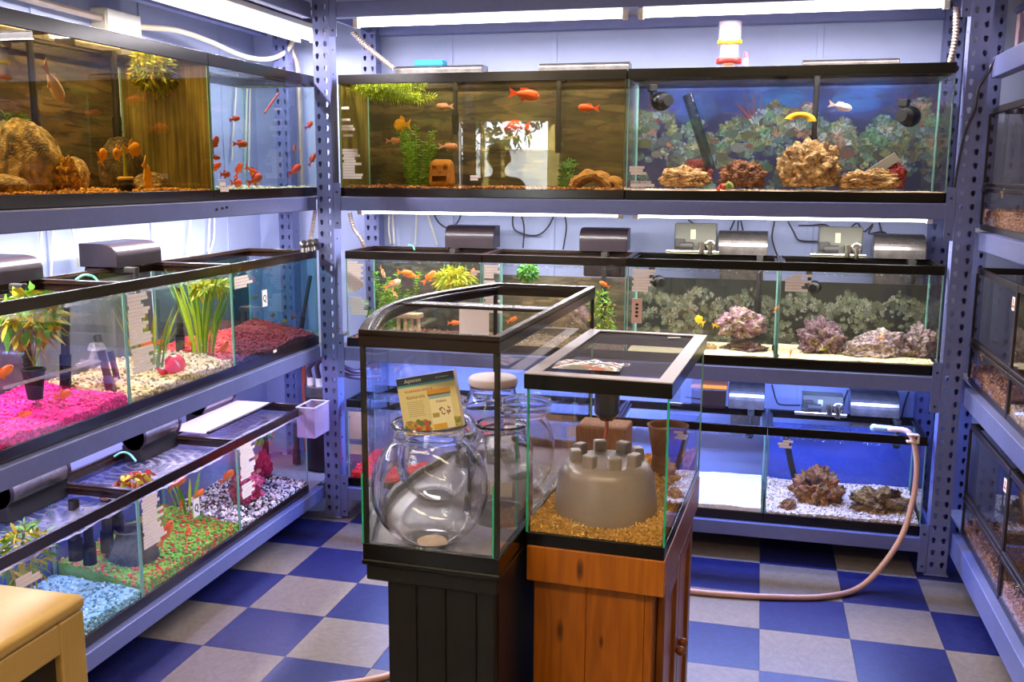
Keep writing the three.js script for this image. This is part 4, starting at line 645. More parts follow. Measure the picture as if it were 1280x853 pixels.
// bare tank of small red orange fish
fish('redorange', 'small red orange fish in the bare top corner tank', [[[-0.1, 1.787, 0.507], 1.2, 0.2, 0.8], [[-0.1, 1.693, 0.472], 1.2, 0, 1.1], [[-0.08, 1.575, 0.629], 1.6, 0, 1.1], [[-0.12, 1.686, 0.627], 0.6, 1.2, 1.0], [[-0.1, 1.637, 0.659], 1.4, 0, 0.8], [[-0.14, 1.588, 0.313], 1.2, -0.5, 1.2], [[-0.08, 1.553, 0.405], 1.5, 0.3, 1.6], [[-0.12, 1.541, 0.48], 1.6, 0, 1.3], [[-0.12, 1.685, -0.043], -1.2, 0.4, 1.0], [[-0.14, 1.594, -0.068], 1.4, 0.4, 1.5], [[-0.12, 1.796, -0.186], 1.4, 0.5, 1.0], [[-0.2, 1.591, 0.317], 0.4, 1.2, 1.0], [[-0.18, 1.599, 0.534], 1, 0.6, 1.0], [[-0.1, 1.641, -0.167], 1, 1, 1]], 'red orange fish of the bare top corner tank');
{ const c = [-0.12, 1.867, 0.172], o = thing('feeding_stick', 'thin red stick floating at an angle in the bare corner tank', 'stick', [0, 0, 0]); mesh('stick', tube([[-0.12, 1.828, 0.224], [-0.12, 1.871, 0.165], [-0.12, 1.916, 0.098]], 0.004, 10, 6), M.redTag, o); }
// pink gravel tank
bushPlant('yellow green potted plant floating in the pink gravel tank', [-0.16, 1.164, 1.608], { seed: 61, n: 260, size: [0.06, 0.075, 0.10], leaf: 0.045, leafW: 0.022, mat: L.green, mat2: L.yellow, stalks: [[[0, 0.02, 0], [0.012, -0.06, 0], [0, -0.15, 0]], [[-0.05, 0, 0], [-0.03, -0.07, 0.01], [0, -0.15, 0]], [[0.05, 0.0, 0], [0.03, -0.08, 0], [0, -0.15, 0]], [[0.03, 0.03, 0.02], [0.01, -0.03, 0.02], [0, -0.15, 0]]] });
{ const c = [-0.16, 0.962, 1.614], o = thing('plant_pot', 'small black plastic pot hanging under the yellow green plant', 'pot', [c[0], c[1], c[2]]); mesh('pot', lathe([[0, -0.045], [0.021, -0.045], [0.032, 0.04], [0.035, 0.04], [0.035, 0.046], [0.03, 0.046], [0.02, -0.038], [0, -0.038]], 20), M.blackMatte, o); mesh('roots', [tube([[0, -0.045, 0], [0.005, -0.07, 0], [0, -0.09, 0.004]], 0.002, 6, 4), tube([[0.008, -0.045, 0], [0.012, -0.065, 0], [0.006, -0.08, 0]], 0.002, 6, 4)], L.olive, o); }
{ const a = [-0.06, 1.072, 1.792], o = thing('divider_box', 'clear plastic breeding box hanging in the pink gravel tank', 'box', [0, 0, 0]), z0 = 1.36, z1 = 1.84, y0 = 0.9, y1 = 1.16; mesh('wall', new THREE.PlaneGeometry(z1 - z0, y1 - y0).rotateY(Q).translate(-0.06, (y0 + y1) / 2, (z0 + z1) / 2), M.glass, o); mesh('rim', [bb(-0.066, -0.058, 1.0, 1.007, z0 + 0.08, z1), bb(-0.13, -0.06, 1.0, 1.006, z0 + 0.08, z0 + 0.088)], M.clearPlastic, o); }
filterBox('big black filter on the pink gravel tank', [-0.31, 1.244, 1.62], Q, 0.26, 0.07, 0.15, { intakes: [[0.12, 0.27]], round: 0.5 });
filterBox('big black filter on the tape grass tank', [-0.31, 1.244, 0.99], Q, 0.27, 0.078, 0.15, { intakes: [[0.05, 0.25]], round: 0.5 });
function spongeStick(label, p, q, r = 0.014, group) { const o = thing('filter_tube', label, 'filter tube', [0, 0, 0], 0, group); mesh('tube', tube([p, p.map((v, i) => (v + q[i]) / 2), q], r * 0.75, 10, 10), M.blackMatte, o); const k = p.map((v, i) => v * 0.35 + q[i] * 0.65); mesh('strainer', tube([k, k.map((v, i) => (v + q[i]) / 2), q], r, 8, 10), M.black, o); return o; }
spongeStick('black filter tube slanting onto the pink gravel', [-0.22, 1.044, 1.239], [-0.12, 0.843, 1.312], 0.018);
spongeStick('second black filter tube slanting beside the tank seam', [-0.2, 0.985, 1.205], [-0.16, 0.835, 1.216], 0.014);
spongeStick('straight black filter tube before the grey back of the pink gravel tank', [-0.26, 1.182, 1.33], [-0.26, 0.898, 1.36], 0.018);
{ const c = [-0.2, 0.97, 1.273], o = thing('suction_bracket', 'clear suction cup bracket holding the filter tubes', 'bracket', c, Q); mesh('ring', new THREE.TorusGeometry(0.03, 0.009, 10, 22), M.clearPlastic, o); mesh('cup', cyl(0.02, 0.03, 0.02, 0.0, 0.045, 0, 'y', 18), M.clearPlastic, o); mesh('arm', cyl(0.007, 0.007, 0.1, -0.05, 0.0, 0, 'x', 10), M.clearPlastic, o); }
fish('orange', 'pale orange fish near the pink gravel', [[[-0.12, 0.916, 1.548], 1.5, 0, 1.0], [[-0.1, 0.853, 1.475], 1.2, 0.6, 0.9], [[-0.14, 0.879, 1.695], 1.6, 0, 1.2], [[-0.06, 1.043, 1.848], 1.2, 0.5, 1.0]], 'orange fish of the pink gravel tank');
// tape grass tank
grassPlant('tall tape grass in the middle of its tank', [[-0.17, 0.865, 0.695][0], 0.876, [-0.17, 0.865, 0.695][2]], { seed: 71, n: 44, spread: 0.05, tall: 0.40, lean: 0.2, width: 0.011, mat: L.lime, mat2: L.green });
grassPlant('shorter tape grass behind the round red fish', [[-0.2, 0.888, 0.99][0], 0.878, [-0.2, 0.888, 0.99][2]], { seed: 72, n: 30, spread: 0.06, tall: 0.28, lean: 0.25, width: 0.010, mat: L.green, mat2: L.olive });
{ const c = [-0.17, 0.865, 0.695], o = solo('glass_cup', lathe([[0, 0], [0.02, 0], [0.035, 0.075], [0.032, 0.075], [0.018, 0.004], [0, 0.004]], 24), M.glass, 'small clear cup around the foot of the tall tape grass', 'cup'); o.position.set(c[0], 0.872, c[2]); }
fish('round', 'large round red fish with pale spots', [[[-0.1, 0.898, 1.013], 1.3, 0.35, 0.72]]);
fish('redorange', 'slim red fish in the corner of the tape grass tank', [[[-0.14, 0.89, 0.597], 1.2, 0.9, 1.2]]);
fish('orange', 'small orange fish among the tape grass', [[[-0.15, 0.993, 1.077], 1.4, 0.1, 0.8], [[-0.16, 0.983, 0.987], 1.4, 0.2, 0.6], [[-0.2, 0.934, 0.74], 1.3, 0, 0.6]], 'small orange fish of the tape grass tank');
spongeStick('black filter tube behind the tape grass', [-0.28, 1.138, 0.662], [-0.28, 0.856, 0.677], 0.018);
bushPlant('yellow floating leaves above the tall tape grass', [-0.14, 1.15, 0.674], { seed: 73, n: 160, size: [0.05, 0.015, 0.1], leaf: 0.045, leafW: 0.016, mat: L.yellow, mat2: L.lime });
// dark teal tank
spongeStick('black heater stick leaning beside the corner post', [-0.12, 1.109, -0.157], [-0.14, 0.825, -0.063], 0.012);
fish('small', 'tiny orange fish in the dark teal tank', [[[-0.1, 0.941, 0.157], 1.4, 0.1, 1.2], [[-0.12, 0.943, 0.025], 1.4, 0, 1.2]], 'tiny orange fish of the dark teal tank');
fish('silver', 'dim silver fish in the dark teal tank', [[[-0.16, 1.061, 0.298], 1.5, 0, 1.0], [[-0.2, 0.954, 0.076], 1.5, 0, 1.0], [[-0.2, 0.962, 0.234], 1.5, 0, 1.0]], 'dim silver fish of the dark teal tank');
{ const o = thing('valve_cluster', 'three dark air valves clamped on the far rim of the dark teal tank', 'valve', [-0.03, 1.243, 0.03]); for (const k of [0, 1, 2]) mesh('valve', [new THREE.SphereGeometry(0.02, 14, 10).translate(0.004, 0.03, 0.06 - k * 0.06), cyl(0.012, 0.016, 0.03, 0.004, 0.013, 0.06 - k * 0.06, 'y', 14)], M.filterGrey, o); }
// bottom tier of the left rack
for (const [a, b, label] of [[[-0.2, 0.541, 1.435], [-0.2, 0.341, 1.444], 'first'], [[-0.2, 0.495, 1.378], [-0.2, 0.301, 1.378], 'second'], [[-0.24, 0.497, 1.226], [-0.24, 0.284, 1.238], 'third'], [[-0.24, 0.492, 1.165], [-0.24, 0.334, 1.176], 'fourth']]) spongeStick('black sponge filter hanging in the pale blue gravel tank', a, b, 0.022, 'black sponge filters of the pale blue gravel tank');
bushPlant('yellow green plant at the counter end of the bottom tank', [-0.1, 0.508, 1.776], { seed: 81, n: 240, size: [0.04, 0.08, 0.09], leaf: 0.045, leafW: 0.012, mat: L.green, mat2: L.yellow });
fish('orange', 'orange goldfish in the green and red gravel tank', [[[-0.12, 0.377, 0.852], 1.5, 0.1, 1.0], [[-0.1, 0.393, 0.683], 1.4, 0.3, 1.3], [[-0.09, 0.318, 1.116], 1.3, 0.9, 1.4], [[-0.14, 0.222, 0.905], 1.6, 1.3, 1.1], [[-0.18, 0.341, 0.874], 1.2, 1.2, 0.6], [[-0.14, 0.451, 0.952], 1.4, 0.2, 1.2]], 'orange goldfish of the green and red gravel tank');
{ const c = [-0.18, 0.226, 1.009], o = solo('stone_urn', lathe([[0, 0], [0.07, 0], [0.09, 0.03], [0.085, 0.07], [0.055, 0.1], [0.05, 0.12], [0.06, 0.13], [0.055, 0.135], [0.04, 0.12], [0.07, 0.06], [0, 0.02]], 28), std({ map: paintTex(hex(0x4a443c), 0.4, 4), roughness: 0.85 }), 'dark stone urn lying on green and red gravel', 'urn'); o.position.set(-0.19, 0.215, 1.17); }
grassPlant('green blades drifting under the surface of the green gravel tank', [-0.18, 0.294, 0.83], { seed: 82, n: 9, spread: 0.05, tall: 0.2, lean: 0.7, width: 0.012, mat: L.green, mat2: L.lime });
bushPlant('red and yellow leaves floating on the rippling water', [-0.14, 0.545, 1.216], { seed: 83, n: 90, size: [0.03, 0.008, 0.09], leaf: 0.03, leafW: 0.018, mat: leafMat(0xa8321c), mat2: L.yellow });
{ const cs = [[-0.17, 0.559, 1.322], [-0.2, 0.546, 1.236], [-0.14, 0.551, 1.28], [-0.22, 0.515, 1.073], [-0.15, 0.539, 1.125]]; cs.forEach((c, i) => { const y = 0.1515 + 0.41 - 0.05; const s = solo('floating_pellet', new THREE.SphereGeometry(0.016, 14, 10).scale(1, 0.7, 1), std({ color: 0xb5746a, roughness: 0.5 }), 'round pinkish float on the rippling water among red leaves', 'float', 'pinkish floats of the green gravel tank'); s.position.set(c[0], y + 0.003, c[2]); }); }
{
  const c = [-0.15, 0.14, 0.29], g = rockGeo(91, 0.055, 0.075, 0.085, [0x8a1440, 0xd8386a, 0xf07a9a, 0xa81c4c], 12, 0.55, 2.6); const o = solo('coral_cave', cut(g, [new THREE.SphereGeometry(0.03, 14, 10).scale(2.2, 1.2, 0.8).translate(0.06, -0.01, 0.01)]), M.vertex, 'pink coral cave ornament on black and white gravel', 'ornament'); o.position.set(-0.14, 0.275, 0.46);
  const g2 = rockGeo(92, 0.04, 0.07, 0.03, [0x8a1440, 0xd8386a, 0xa81c4c], 8, 0.5, 2.6), o2 = solo('coral_cave', g2, M.vertex, 'slim pink coral ornament at the end of the gravel', 'ornament'); o2.position.set(-0.22, 0.275, 0.17);
}
spongeStick('black filter tube in the black and white gravel tank', [-0.28, 0.473, 0.03], [-0.28, 0.283, 0.037], 0.016);
spongeStick('paired black filter tube at the post end of the bottom tank', [-0.28, 0.358, -0.278], [-0.28, 0.154, -0.273], 0.02);
fish('silver', 'pinkish fish in the black and white gravel tank', [[[-0.12, 0.389, 0.424], 1.4, 0.6, 1.2], [[-0.14, 0.429, 0.229], 1.4, 1.0, 1.2], [[-0.16, 0.305, 0.33], 1.4, 0.1, 1.0]], 'pinkish fish of the black and white gravel tank');
bushPlant('small green sprig under the rim of the black and white gravel tank', [-0.1, 0.486, 0.392], { seed: 85, n: 70, size: [0.03, 0.03, 0.03], leaf: 0.028, leafW: 0.01, mat: L.green, mat2: L.deep });
// glass lids, drum filters and returns on the bottom tier
{ const o = thing('tank_cover', 'frosted glass lid half covering the black and white gravel tank', 'lid', [-0.27, 0.5625, 0.68], Q); mesh('sheet', rb(0, 0.54, 0, 0.005, -0.085, 0.085, 0.002, 1), phys({ color: 0xd9c8dc, transmission: 0.45, roughness: 0.35, thickness: 0 }), o); mesh('hinge', rb(0, 0.54, 0.0, 0.010, 0.088, 0.102, 0.002, 1), M.brownFrame, o); }
function drumFilter(label, pos, len) { const o = thing('drum_filter', label, 'filter', pos, Q); mesh('drum', new THREE.CylinderGeometry(0.048, 0.048, len, 26).rotateZ(Q).translate(len / 2, 0.045, -0.05), M.filterGrey, o); mesh('end_cap', cyl(0.051, 0.051, 0.012, 0.006, 0.045, -0.05, 'x', 26), M.filter, o); mesh('end_cap', cyl(0.051, 0.051, 0.012, len - 0.006, 0.045, -0.05, 'x', 26), M.filter, o); mesh('tray', rb(0.0, len, -0.05, 0.012, -0.1, -0.015, 0.006), M.blackMatte, o); return o; }
drumFilter('grimy drum filter on the pale blue gravel tank', [-0.27, 0.566, 1.62], 0.27);
drumFilter('grimy drum filter on the green and red gravel tank', [-0.27, 0.566, 0.95], 0.24);
drumFilter('clean drum filter behind the frosted glass lid', [-0.34, 0.568, 0.42], 0.25);
{ const o = thing('breeder_box', 'frosted clear plastic box hanging at the corner post', 'box', [0.005, 0.43, 0.115], 0), w = 0.085, d = 0.15, h = 0.135, t = 0.002; mesh('shell', [bb(-w / 2, w / 2, 0, t, -d / 2, d / 2), bb(-w / 2, w / 2, 0, h, d / 2 - t, d / 2), bb(-w / 2, w / 2, 0, h, -d / 2, -d / 2 + t), bb(-w / 2, -w / 2 + t, 0, h, -d / 2, d / 2), bb(w / 2 - t, w / 2, 0, h, -d / 2, d / 2)], phys({ color: 0xf2e6f4, transmission: 0.8, roughness: 0.22, ior: 1.45, thickness: 0 }), o); mesh('rim', [bb(-w / 2 - 0.003, w / 2 + 0.003, h, h + 0.004, d / 2 - 0.004, d / 2 + 0.003), bb(-w / 2 - 0.003, w / 2 + 0.003, h, h + 0.004, -d / 2 - 0.003, -d / 2 + 0.004), bb(-w / 2 - 0.003, -w / 2 + 0.004, h, h + 0.004, -d / 2, d / 2), bb(w / 2 - 0.004, w / 2 + 0.003, h, h + 0.004, -d / 2, d / 2)], M.white, o); }
// plumbing in the corner behind the post
{
  const o = thing('canister_filter', 'canister filter with white clamps in the corner behind the post', 'filter', [-0.12, 0.15, -0.26]);
  mesh('canister', cyl(0.085, 0.09, 0.36, 0, 0.19, 0, 'y', 28), M.filter, o); mesh('lid', cyl(0.09, 0.087, 0.05, 0, 0.395, 0, 'y', 28), M.filterGrey, o);
  for (const [x, z] of [[-0.05, 0.03], [0.0, 0.04], [0.05, 0.03]]) mesh('clamp', cyl(0.018, 0.018, 0.04, x, 0.44, z, 'y', 16), M.white, o);
}
const pipe = (label, pts, r, mat, group) => solo('plumbing_hose', tube(pts, r, 40, 10), mat, label, 'hose', group);
pipe('dark mauve hose arching from the corner canister', [[-0.17, 0.6, -0.23], [-0.17, 0.66, -0.22], [-0.10, 0.70, -0.2], [-0.02, 0.67, -0.18], [0.06, 0.63, -0.2], [0.16, 0.62, -0.3]], 0.012, M.pvcDark, 'mauve hoses of the corner canister');
pipe('dark mauve hose arching from the corner canister', [[-0.12, 0.6, -0.22], [-0.12, 0.68, -0.2], [-0.06, 0.72, -0.18], [0.02, 0.69, -0.16], [0.1, 0.66, -0.2], [0.18, 0.72, -0.34]], 0.012, M.pvcDark, 'mauve hoses of the corner canister');
pipe('pinkish pipe bending over the corner canister', [[-0.07, 0.59, -0.24], [-0.07, 0.7, -0.26], [-0.06, 0.735, -0.26], [0.0, 0.738, -0.26], [0.07, 0.737, -0.26]], 0.013, M.pvc);
solo('copper_pipe', cyl(0.013, 0.013, 0.5, -0.26, 0.45, -0.34, 'y', 12), M.copper, 'upright copper coloured pipe beside the corner canister', 'pipe');
solo('conduit_pipe', cyl(0.014, 0.014, 1.0, -0.46, 1.75, -0.585, 'y', 12), M.cream, 'upright cream conduit pipe in the corner of the walls', 'pipe');
{ const o = thing('junction_box', 'cream electrical box on the wall above the amber tank', 'electrical box', [-0.6, 2.15, 0.53]); mesh('box', rb(-0.018, 0.05, -0.05, 0.05, -0.11, 0.11, 0.006), M.cream, o); mesh('cover', rb(0.0505, 0.056, -0.046, 0.046, -0.104, 0.104, 0.002), M.white, o); }
const flex = (label, pts, r = 0.011) => solo('flexible_conduit', ribbed(pts, r), M.conduit, label, 'conduit');
flex('ribbed metal conduit running along the wall above the amber tank', [[-0.58, 2.19, 1.8], [-0.575, 2.17, 1.2], [-0.57, 2.16, 0.645]], 0.014);
solo('sagging_cable', tube([[-0.57, 2.16, 0.415], [-0.5, 2.166, 0.25], [-0.5, 2.155, 0.0], [-0.48, 2.12, -0.25], [-0.43, 2.12, -0.4], [-0.37, 2.16, -0.47], [-0.32, 2.236, -0.49]], 0.012, 50, 8), M.cream, 'thick cream cable sagging above the bare corner tank', 'cable');
solo('conduit_pipe', tube([[-0.376, 2.23, -0.53], [-0.354, 2.145, -0.53], [-0.335, 2.05, -0.53], [-0.33, 1.5, -0.53]], 0.013, 20, 10), M.conduit, 'tan pipe dropping behind the bare corner tank', 'pipe');
flex('ribbed metal conduit slanting from the strip light to the planted tank', [[0.057, 2.218, -0.3], [0.122, 2.153, -0.3], [0.188, 2.102, -0.3], [0.253, 2.051, -0.3]], 0.012);
flex('ribbed metal conduit dropping beside the corner post', [[0.021, 1.399, -0.3], [0.04, 1.328, -0.3], [0.079, 1.272, -0.3], [0.069, 1.222, -0.36]], 0.01);
flex('ribbed metal conduit behind the three air valves', [[-0.154, 1.411, -0.3], [-0.169, 1.335, -0.3], [-0.189, 1.243, -0.3]], 0.01);
flex('pinkish ribbed conduit beside the right post', [[2.58, 2.214, -0.12], [2.588, 2.123, -0.14], [2.586, 2.052, -0.16], [2.585, 2.006, -0.2]], 0.012);
// thin air lines and wires
const lines = [
  ['white air line on the wall behind the pink gravel tank', [[[-0.6, 1.396, 1.005], [-0.6, 1.34, 1.016], [-0.6, 1.226, 1.032]], [[-0.6, 1.394, 0.948], [-0.6, 1.307, 0.961], [-0.6, 1.206, 0.976]], [[-0.6, 1.395, 0.853], [-0.6, 1.329, 0.838], [-0.6, 1.222, 0.827]]], 'air lines behind the pink gravel tank'],
  ['white air line on the wall behind the dark teal tank', [[[-0.6, 1.395, 0.047], [-0.6, 1.316, 0.066], [-0.6, 1.217, 0.095]], [[-0.6, 1.389, -0.107], [-0.6, 1.271, -0.09], [-0.6, 1.215, -0.078]], [[-0.6, 1.387, -0.149], [-0.6, 1.268, -0.131], [-0.6, 1.176, -0.061]]], 'air lines behind the dark teal tank'],
  ['white air line seen through the bare corner tank', [[[-0.6, 2.058, -0.417], [-0.6, 1.911, -0.382], [-0.6, 1.643, -0.33]], [[-0.6, 2.055, -0.509], [-0.6, 1.841, -0.484], [-0.6, 1.586, -0.448]], [[-0.6, 2.058, -0.541], [-0.6, 1.843, -0.516], [-0.6, 1.586, -0.487]]], 'air lines behind the bare corner tank'],
];
for (const [label, list, group] of lines) for (const pts of list) solo('air_line', tube(pts, 0.0055, 16, 6), M.airline, label, 'air line', group);
const backLines = [
  ['airline', 'white air line on the wall behind the planted corner tank', [[[0.113, 1.398, -0.58], [0.108, 1.315, -0.58], [0.115, 1.235, -0.58]], [[0.126, 1.398, -0.58], [0.133, 1.315, -0.58], [0.136, 1.236, -0.58]], [[0.256, 1.4, -0.58], [0.251, 1.317, -0.58], [0.246, 1.234, -0.58]], [[0.306, 1.4, -0.58], [0.335, 1.319, -0.58], [0.359, 1.237, -0.58]]], 'air lines behind the planted corner tank'],
  ['wire', 'dark wire looping under the middle tier strip light', [[[0.339, 1.401, -0.58], [0.368, 1.347, -0.58], [0.417, 1.32, -0.58], [0.463, 1.344, -0.58], [0.491, 1.403, -0.58]], [[0.745, 1.399, -0.58], [0.749, 1.326, -0.58], [0.801, 1.297, -0.58], [0.868, 1.294, -0.58], [0.915, 1.329, -0.58], [0.949, 1.391, -0.58]], [[0.784, 1.4, -0.58], [0.801, 1.327, -0.58], [0.797, 1.231, -0.58]], [[0.999, 1.395, -0.58], [1.008, 1.331, -0.58], [0.994, 1.228, -0.58]]], 'wires behind the murky tank'],
  ['wire', 'dark wire hanging behind the gunmetal filters', [[[1.578, 1.378, -0.58], [1.608, 1.36, -0.58], [1.637, 1.346, -0.58]], [[1.787, 1.378, -0.58], [1.767, 1.327, -0.58], [1.769, 1.298, -0.58]], [[1.804, 1.378, -0.58], [1.803, 1.328, -0.58], [1.801, 1.298, -0.58]], [[1.815, 1.379, -0.58], [1.828, 1.328, -0.58], [1.833, 1.299, -0.58]], [[1.963, 1.377, -0.58], [1.956, 1.309, -0.58], [1.969, 1.258, -0.58], [1.988, 1.215, -0.58]], [[2.022, 1.378, -0.58], [2.049, 1.332, -0.58], [2.071, 1.297, -0.58], [2.113, 1.291, -0.58], [2.151, 1.291, -0.58]], [[2.068, 1.361, -0.58], [2.126, 1.362, -0.58], [2.178, 1.367, -0.58], [2.213, 1.35, -0.58]], [[2.287, 1.351, -0.58], [2.319, 1.376, -0.58], [2.348, 1.338, -0.58], [2.386, 1.374, -0.58], [2.369, 1.331, -0.58], [2.415, 1.339, -0.58], [2.442, 1.333, -0.58], [2.43, 1.319, -0.58], [2.409, 1.381, -0.58]]], 'wires behind the gunmetal filters'],
  ['wire', 'dark wire hanging on the blue wall of the bottom tier', [[[1.987, 0.642, -0.5], [2.009, 0.572, -0.5], [2.031, 0.551, -0.5], [2.115, 0.553, -0.5]], [[2.317, 0.636, -0.5], [2.306, 0.598, -0.5], [2.301, 0.561, -0.5]], [[2.571, 0.644, -0.5], [2.556, 0.578, -0.5], [2.55, 0.526, -0.5]]], 'wires on the blue bottom wall'],
];
for (const [mat, label, list, group] of backLines) for (const pts of list) solo(mat === 'wire' ? 'loose_wire' : 'air_line', tube(pts, mat === 'wire' ? 0.004 : 0.005, 30, 6), M[mat], label, mat === 'wire' ? 'wire' : 'air line', group);
solo('air_line', tube([[-0.25, 1.235, 1.287], [-0.22, 1.251, 1.285], [-0.2, 1.244, 1.265], [-0.18, 1.224, 1.265]], 0.004, 16, 6), M.airTeal, 'teal air line bent over the rim of the tape grass tank', 'air line');
solo('air_line', tube([[-0.25, 0.601, 1.154], [-0.22, 0.618, 1.154], [-0.2, 0.609, 1.138], [-0.17, 0.588, 1.146]], 0.004, 16, 6), M.airTeal, 'teal air line bent into the green and red gravel tank', 'air line');
solo('air_line', tube([[0.315, 1.255, -0.3], [0.349, 1.251, -0.26], [0.372, 1.239, -0.22]], 0.004, 12, 6), M.airTeal, 'teal air line bent into the planted corner tank', 'air line');
solo('power_cord', tube([[2.702, 2.02, 0.06], [2.69, 1.97, 0.012], [2.675, 1.94, 0.006], [2.655, 1.9, 0.006], [2.648, 1.82, 0.006], [2.63, 1.77, 0.006], [2.615, 1.7, 0.006], [2.606, 1.6, 0.0], [2.604, 1.5, -0.02]], 0.005, 50, 8), M.wire, 'black cord draped down the right hand steel post', 'cord');

// ---------- island of display tanks ----------
const boardMat = [1, 2].map((s) => std({ map: woodTex(hex(0xb4660c), hex(0x8a4805), hex(0x4a2004), s, s === 1 ? [[0.17, 0.72, 0.022], [0.13, 0.38, 0.026]] : [[0.1, 0.7, 0.013]]), roughness: 0.42 }));
const trimWood = std({ map: woodTex(hex(0xbc6c0e), hex(0x965008), hex(0x4a2004), 5, [[0.34, 0.06, 0.022]]), roughness: 0.4 });
const darkWood = std({ map: woodTex(hex(0x9a5a20), hex(0x6f3c12), hex(0x4a2004), 6, []), roughness: 0.35 });
const ebony = std({ map: woodTex(hex(0x1a1715), hex(0x100e0d), hex(0x080706), 7, []), roughness: 0.42 });
const plank = (x0, x1, y0, y1, z0, z1, r = 0.003) => { const g = rb(x0, x1, y0, y1, z0, z1, r, 2), q = norm(g), p = q.attributes.position, n = q.attributes.normal, uv = q.attributes.uv; for (let i = 0; i < p.count; i++) { const side = Math.abs(n.getX(i)) > 0.6; uv.setXY(i, ((side ? p.getZ(i) : p.getX(i)) - x0) * 2.6, (p.getY(i) - y0) * 1.45); } return q; };
{ // pine stand; local x right, z towards the viewer, origin at the floor under the front left corner of the tank
  const W = 0.325, Dp = 0.67, top = 0.712, s = thing('aquarium_stand', 'orange brown knotty pine stand under the hamster tank', 'stand', [1.396, 0, 1.855], -0.057);
  const x0 = 0.018, x1 = W + 0.018, zf = -0.012, zb = -Dp + 0.0;
  mesh('top_trim', [plank(0, W + 0.004, top - 0.088, top, -0.018, 0.004), ].map((g) => g), trimWood, s); mesh('side_trim', plank(W - 0.012, W + 0.004, top - 0.088, top, -Dp, -0.0182), darkWood, s); mesh('side_trim', plank(0, 0.016, top - 0.088, top, -Dp, -0.0182), darkWood, s); mesh('rear_trim', plank(0.0162, W - 0.0122, top - 0.088, top, -Dp, -Dp + 0.018), darkWood, s);
  mesh('top_board', plank(0.0165, W - 0.0125, top - 0.02, top - 0.001, -Dp + 0.0185, -0.0185), darkWood, s);
  [[0.014, 0.142], [0.1425, 0.282], [0.2825, 0.302]].forEach(([a, b], i) => mesh('front_plank', plank(a, b, 0.0, top - 0.089, -0.036, -0.016, 0.0025), boardMat[i % 2], s));
  mesh('left_side', plank(0.014, 0.032, 0, top - 0.089, -Dp + 0.02, -0.0365), darkWood, s); mesh('rear_panel', plank(0.0325, 0.30, 0, top - 0.089, -Dp + 0.02, -Dp + 0.035), darkWood, s);
  mesh('side_frame', plank(0.284, 0.302, 0, top - 0.089, -0.09, -0.0365), darkWood, s); mesh('side_frame', plank(0.284, 0.302, 0, top - 0.089, -Dp + 0.0355, -Dp + 0.09), darkWood, s);
  for (const k of [0, 1]) { const z1 = -0.075 - k * 0.265, d = sub('door', s); mesh('door_frame', [plank(0.3035, 0.322, 0.06, 0.60, z1 - 0.258, z1 - 0.21), plank(0.3035, 0.322, 0.06, 0.60, z1 - 0.05, z1), plank(0.3035, 0.322, 0.555, 0.60, z1 - 0.2095, z1 - 0.0505), plank(0.3035, 0.322, 0.06, 0.105, z1 - 0.2095, z1 - 0.0505)], darkWood, d); mesh('door_panel', plank(0.3035, 0.313, 0.1055, 0.5545, z1 - 0.2095, z1 - 0.0505), boardMat[1], d); mesh('knob', new THREE.SphereGeometry(0.013, 14, 10).translate(0.334, 0.34, k ? z1 - 0.02 : z1 - 0.238), darkWood, d); }
  mesh('base_moulding', plank(0.3, 0.330, 0, 0.055, -Dp + 0.02, -0.014), darkWood, s);
}
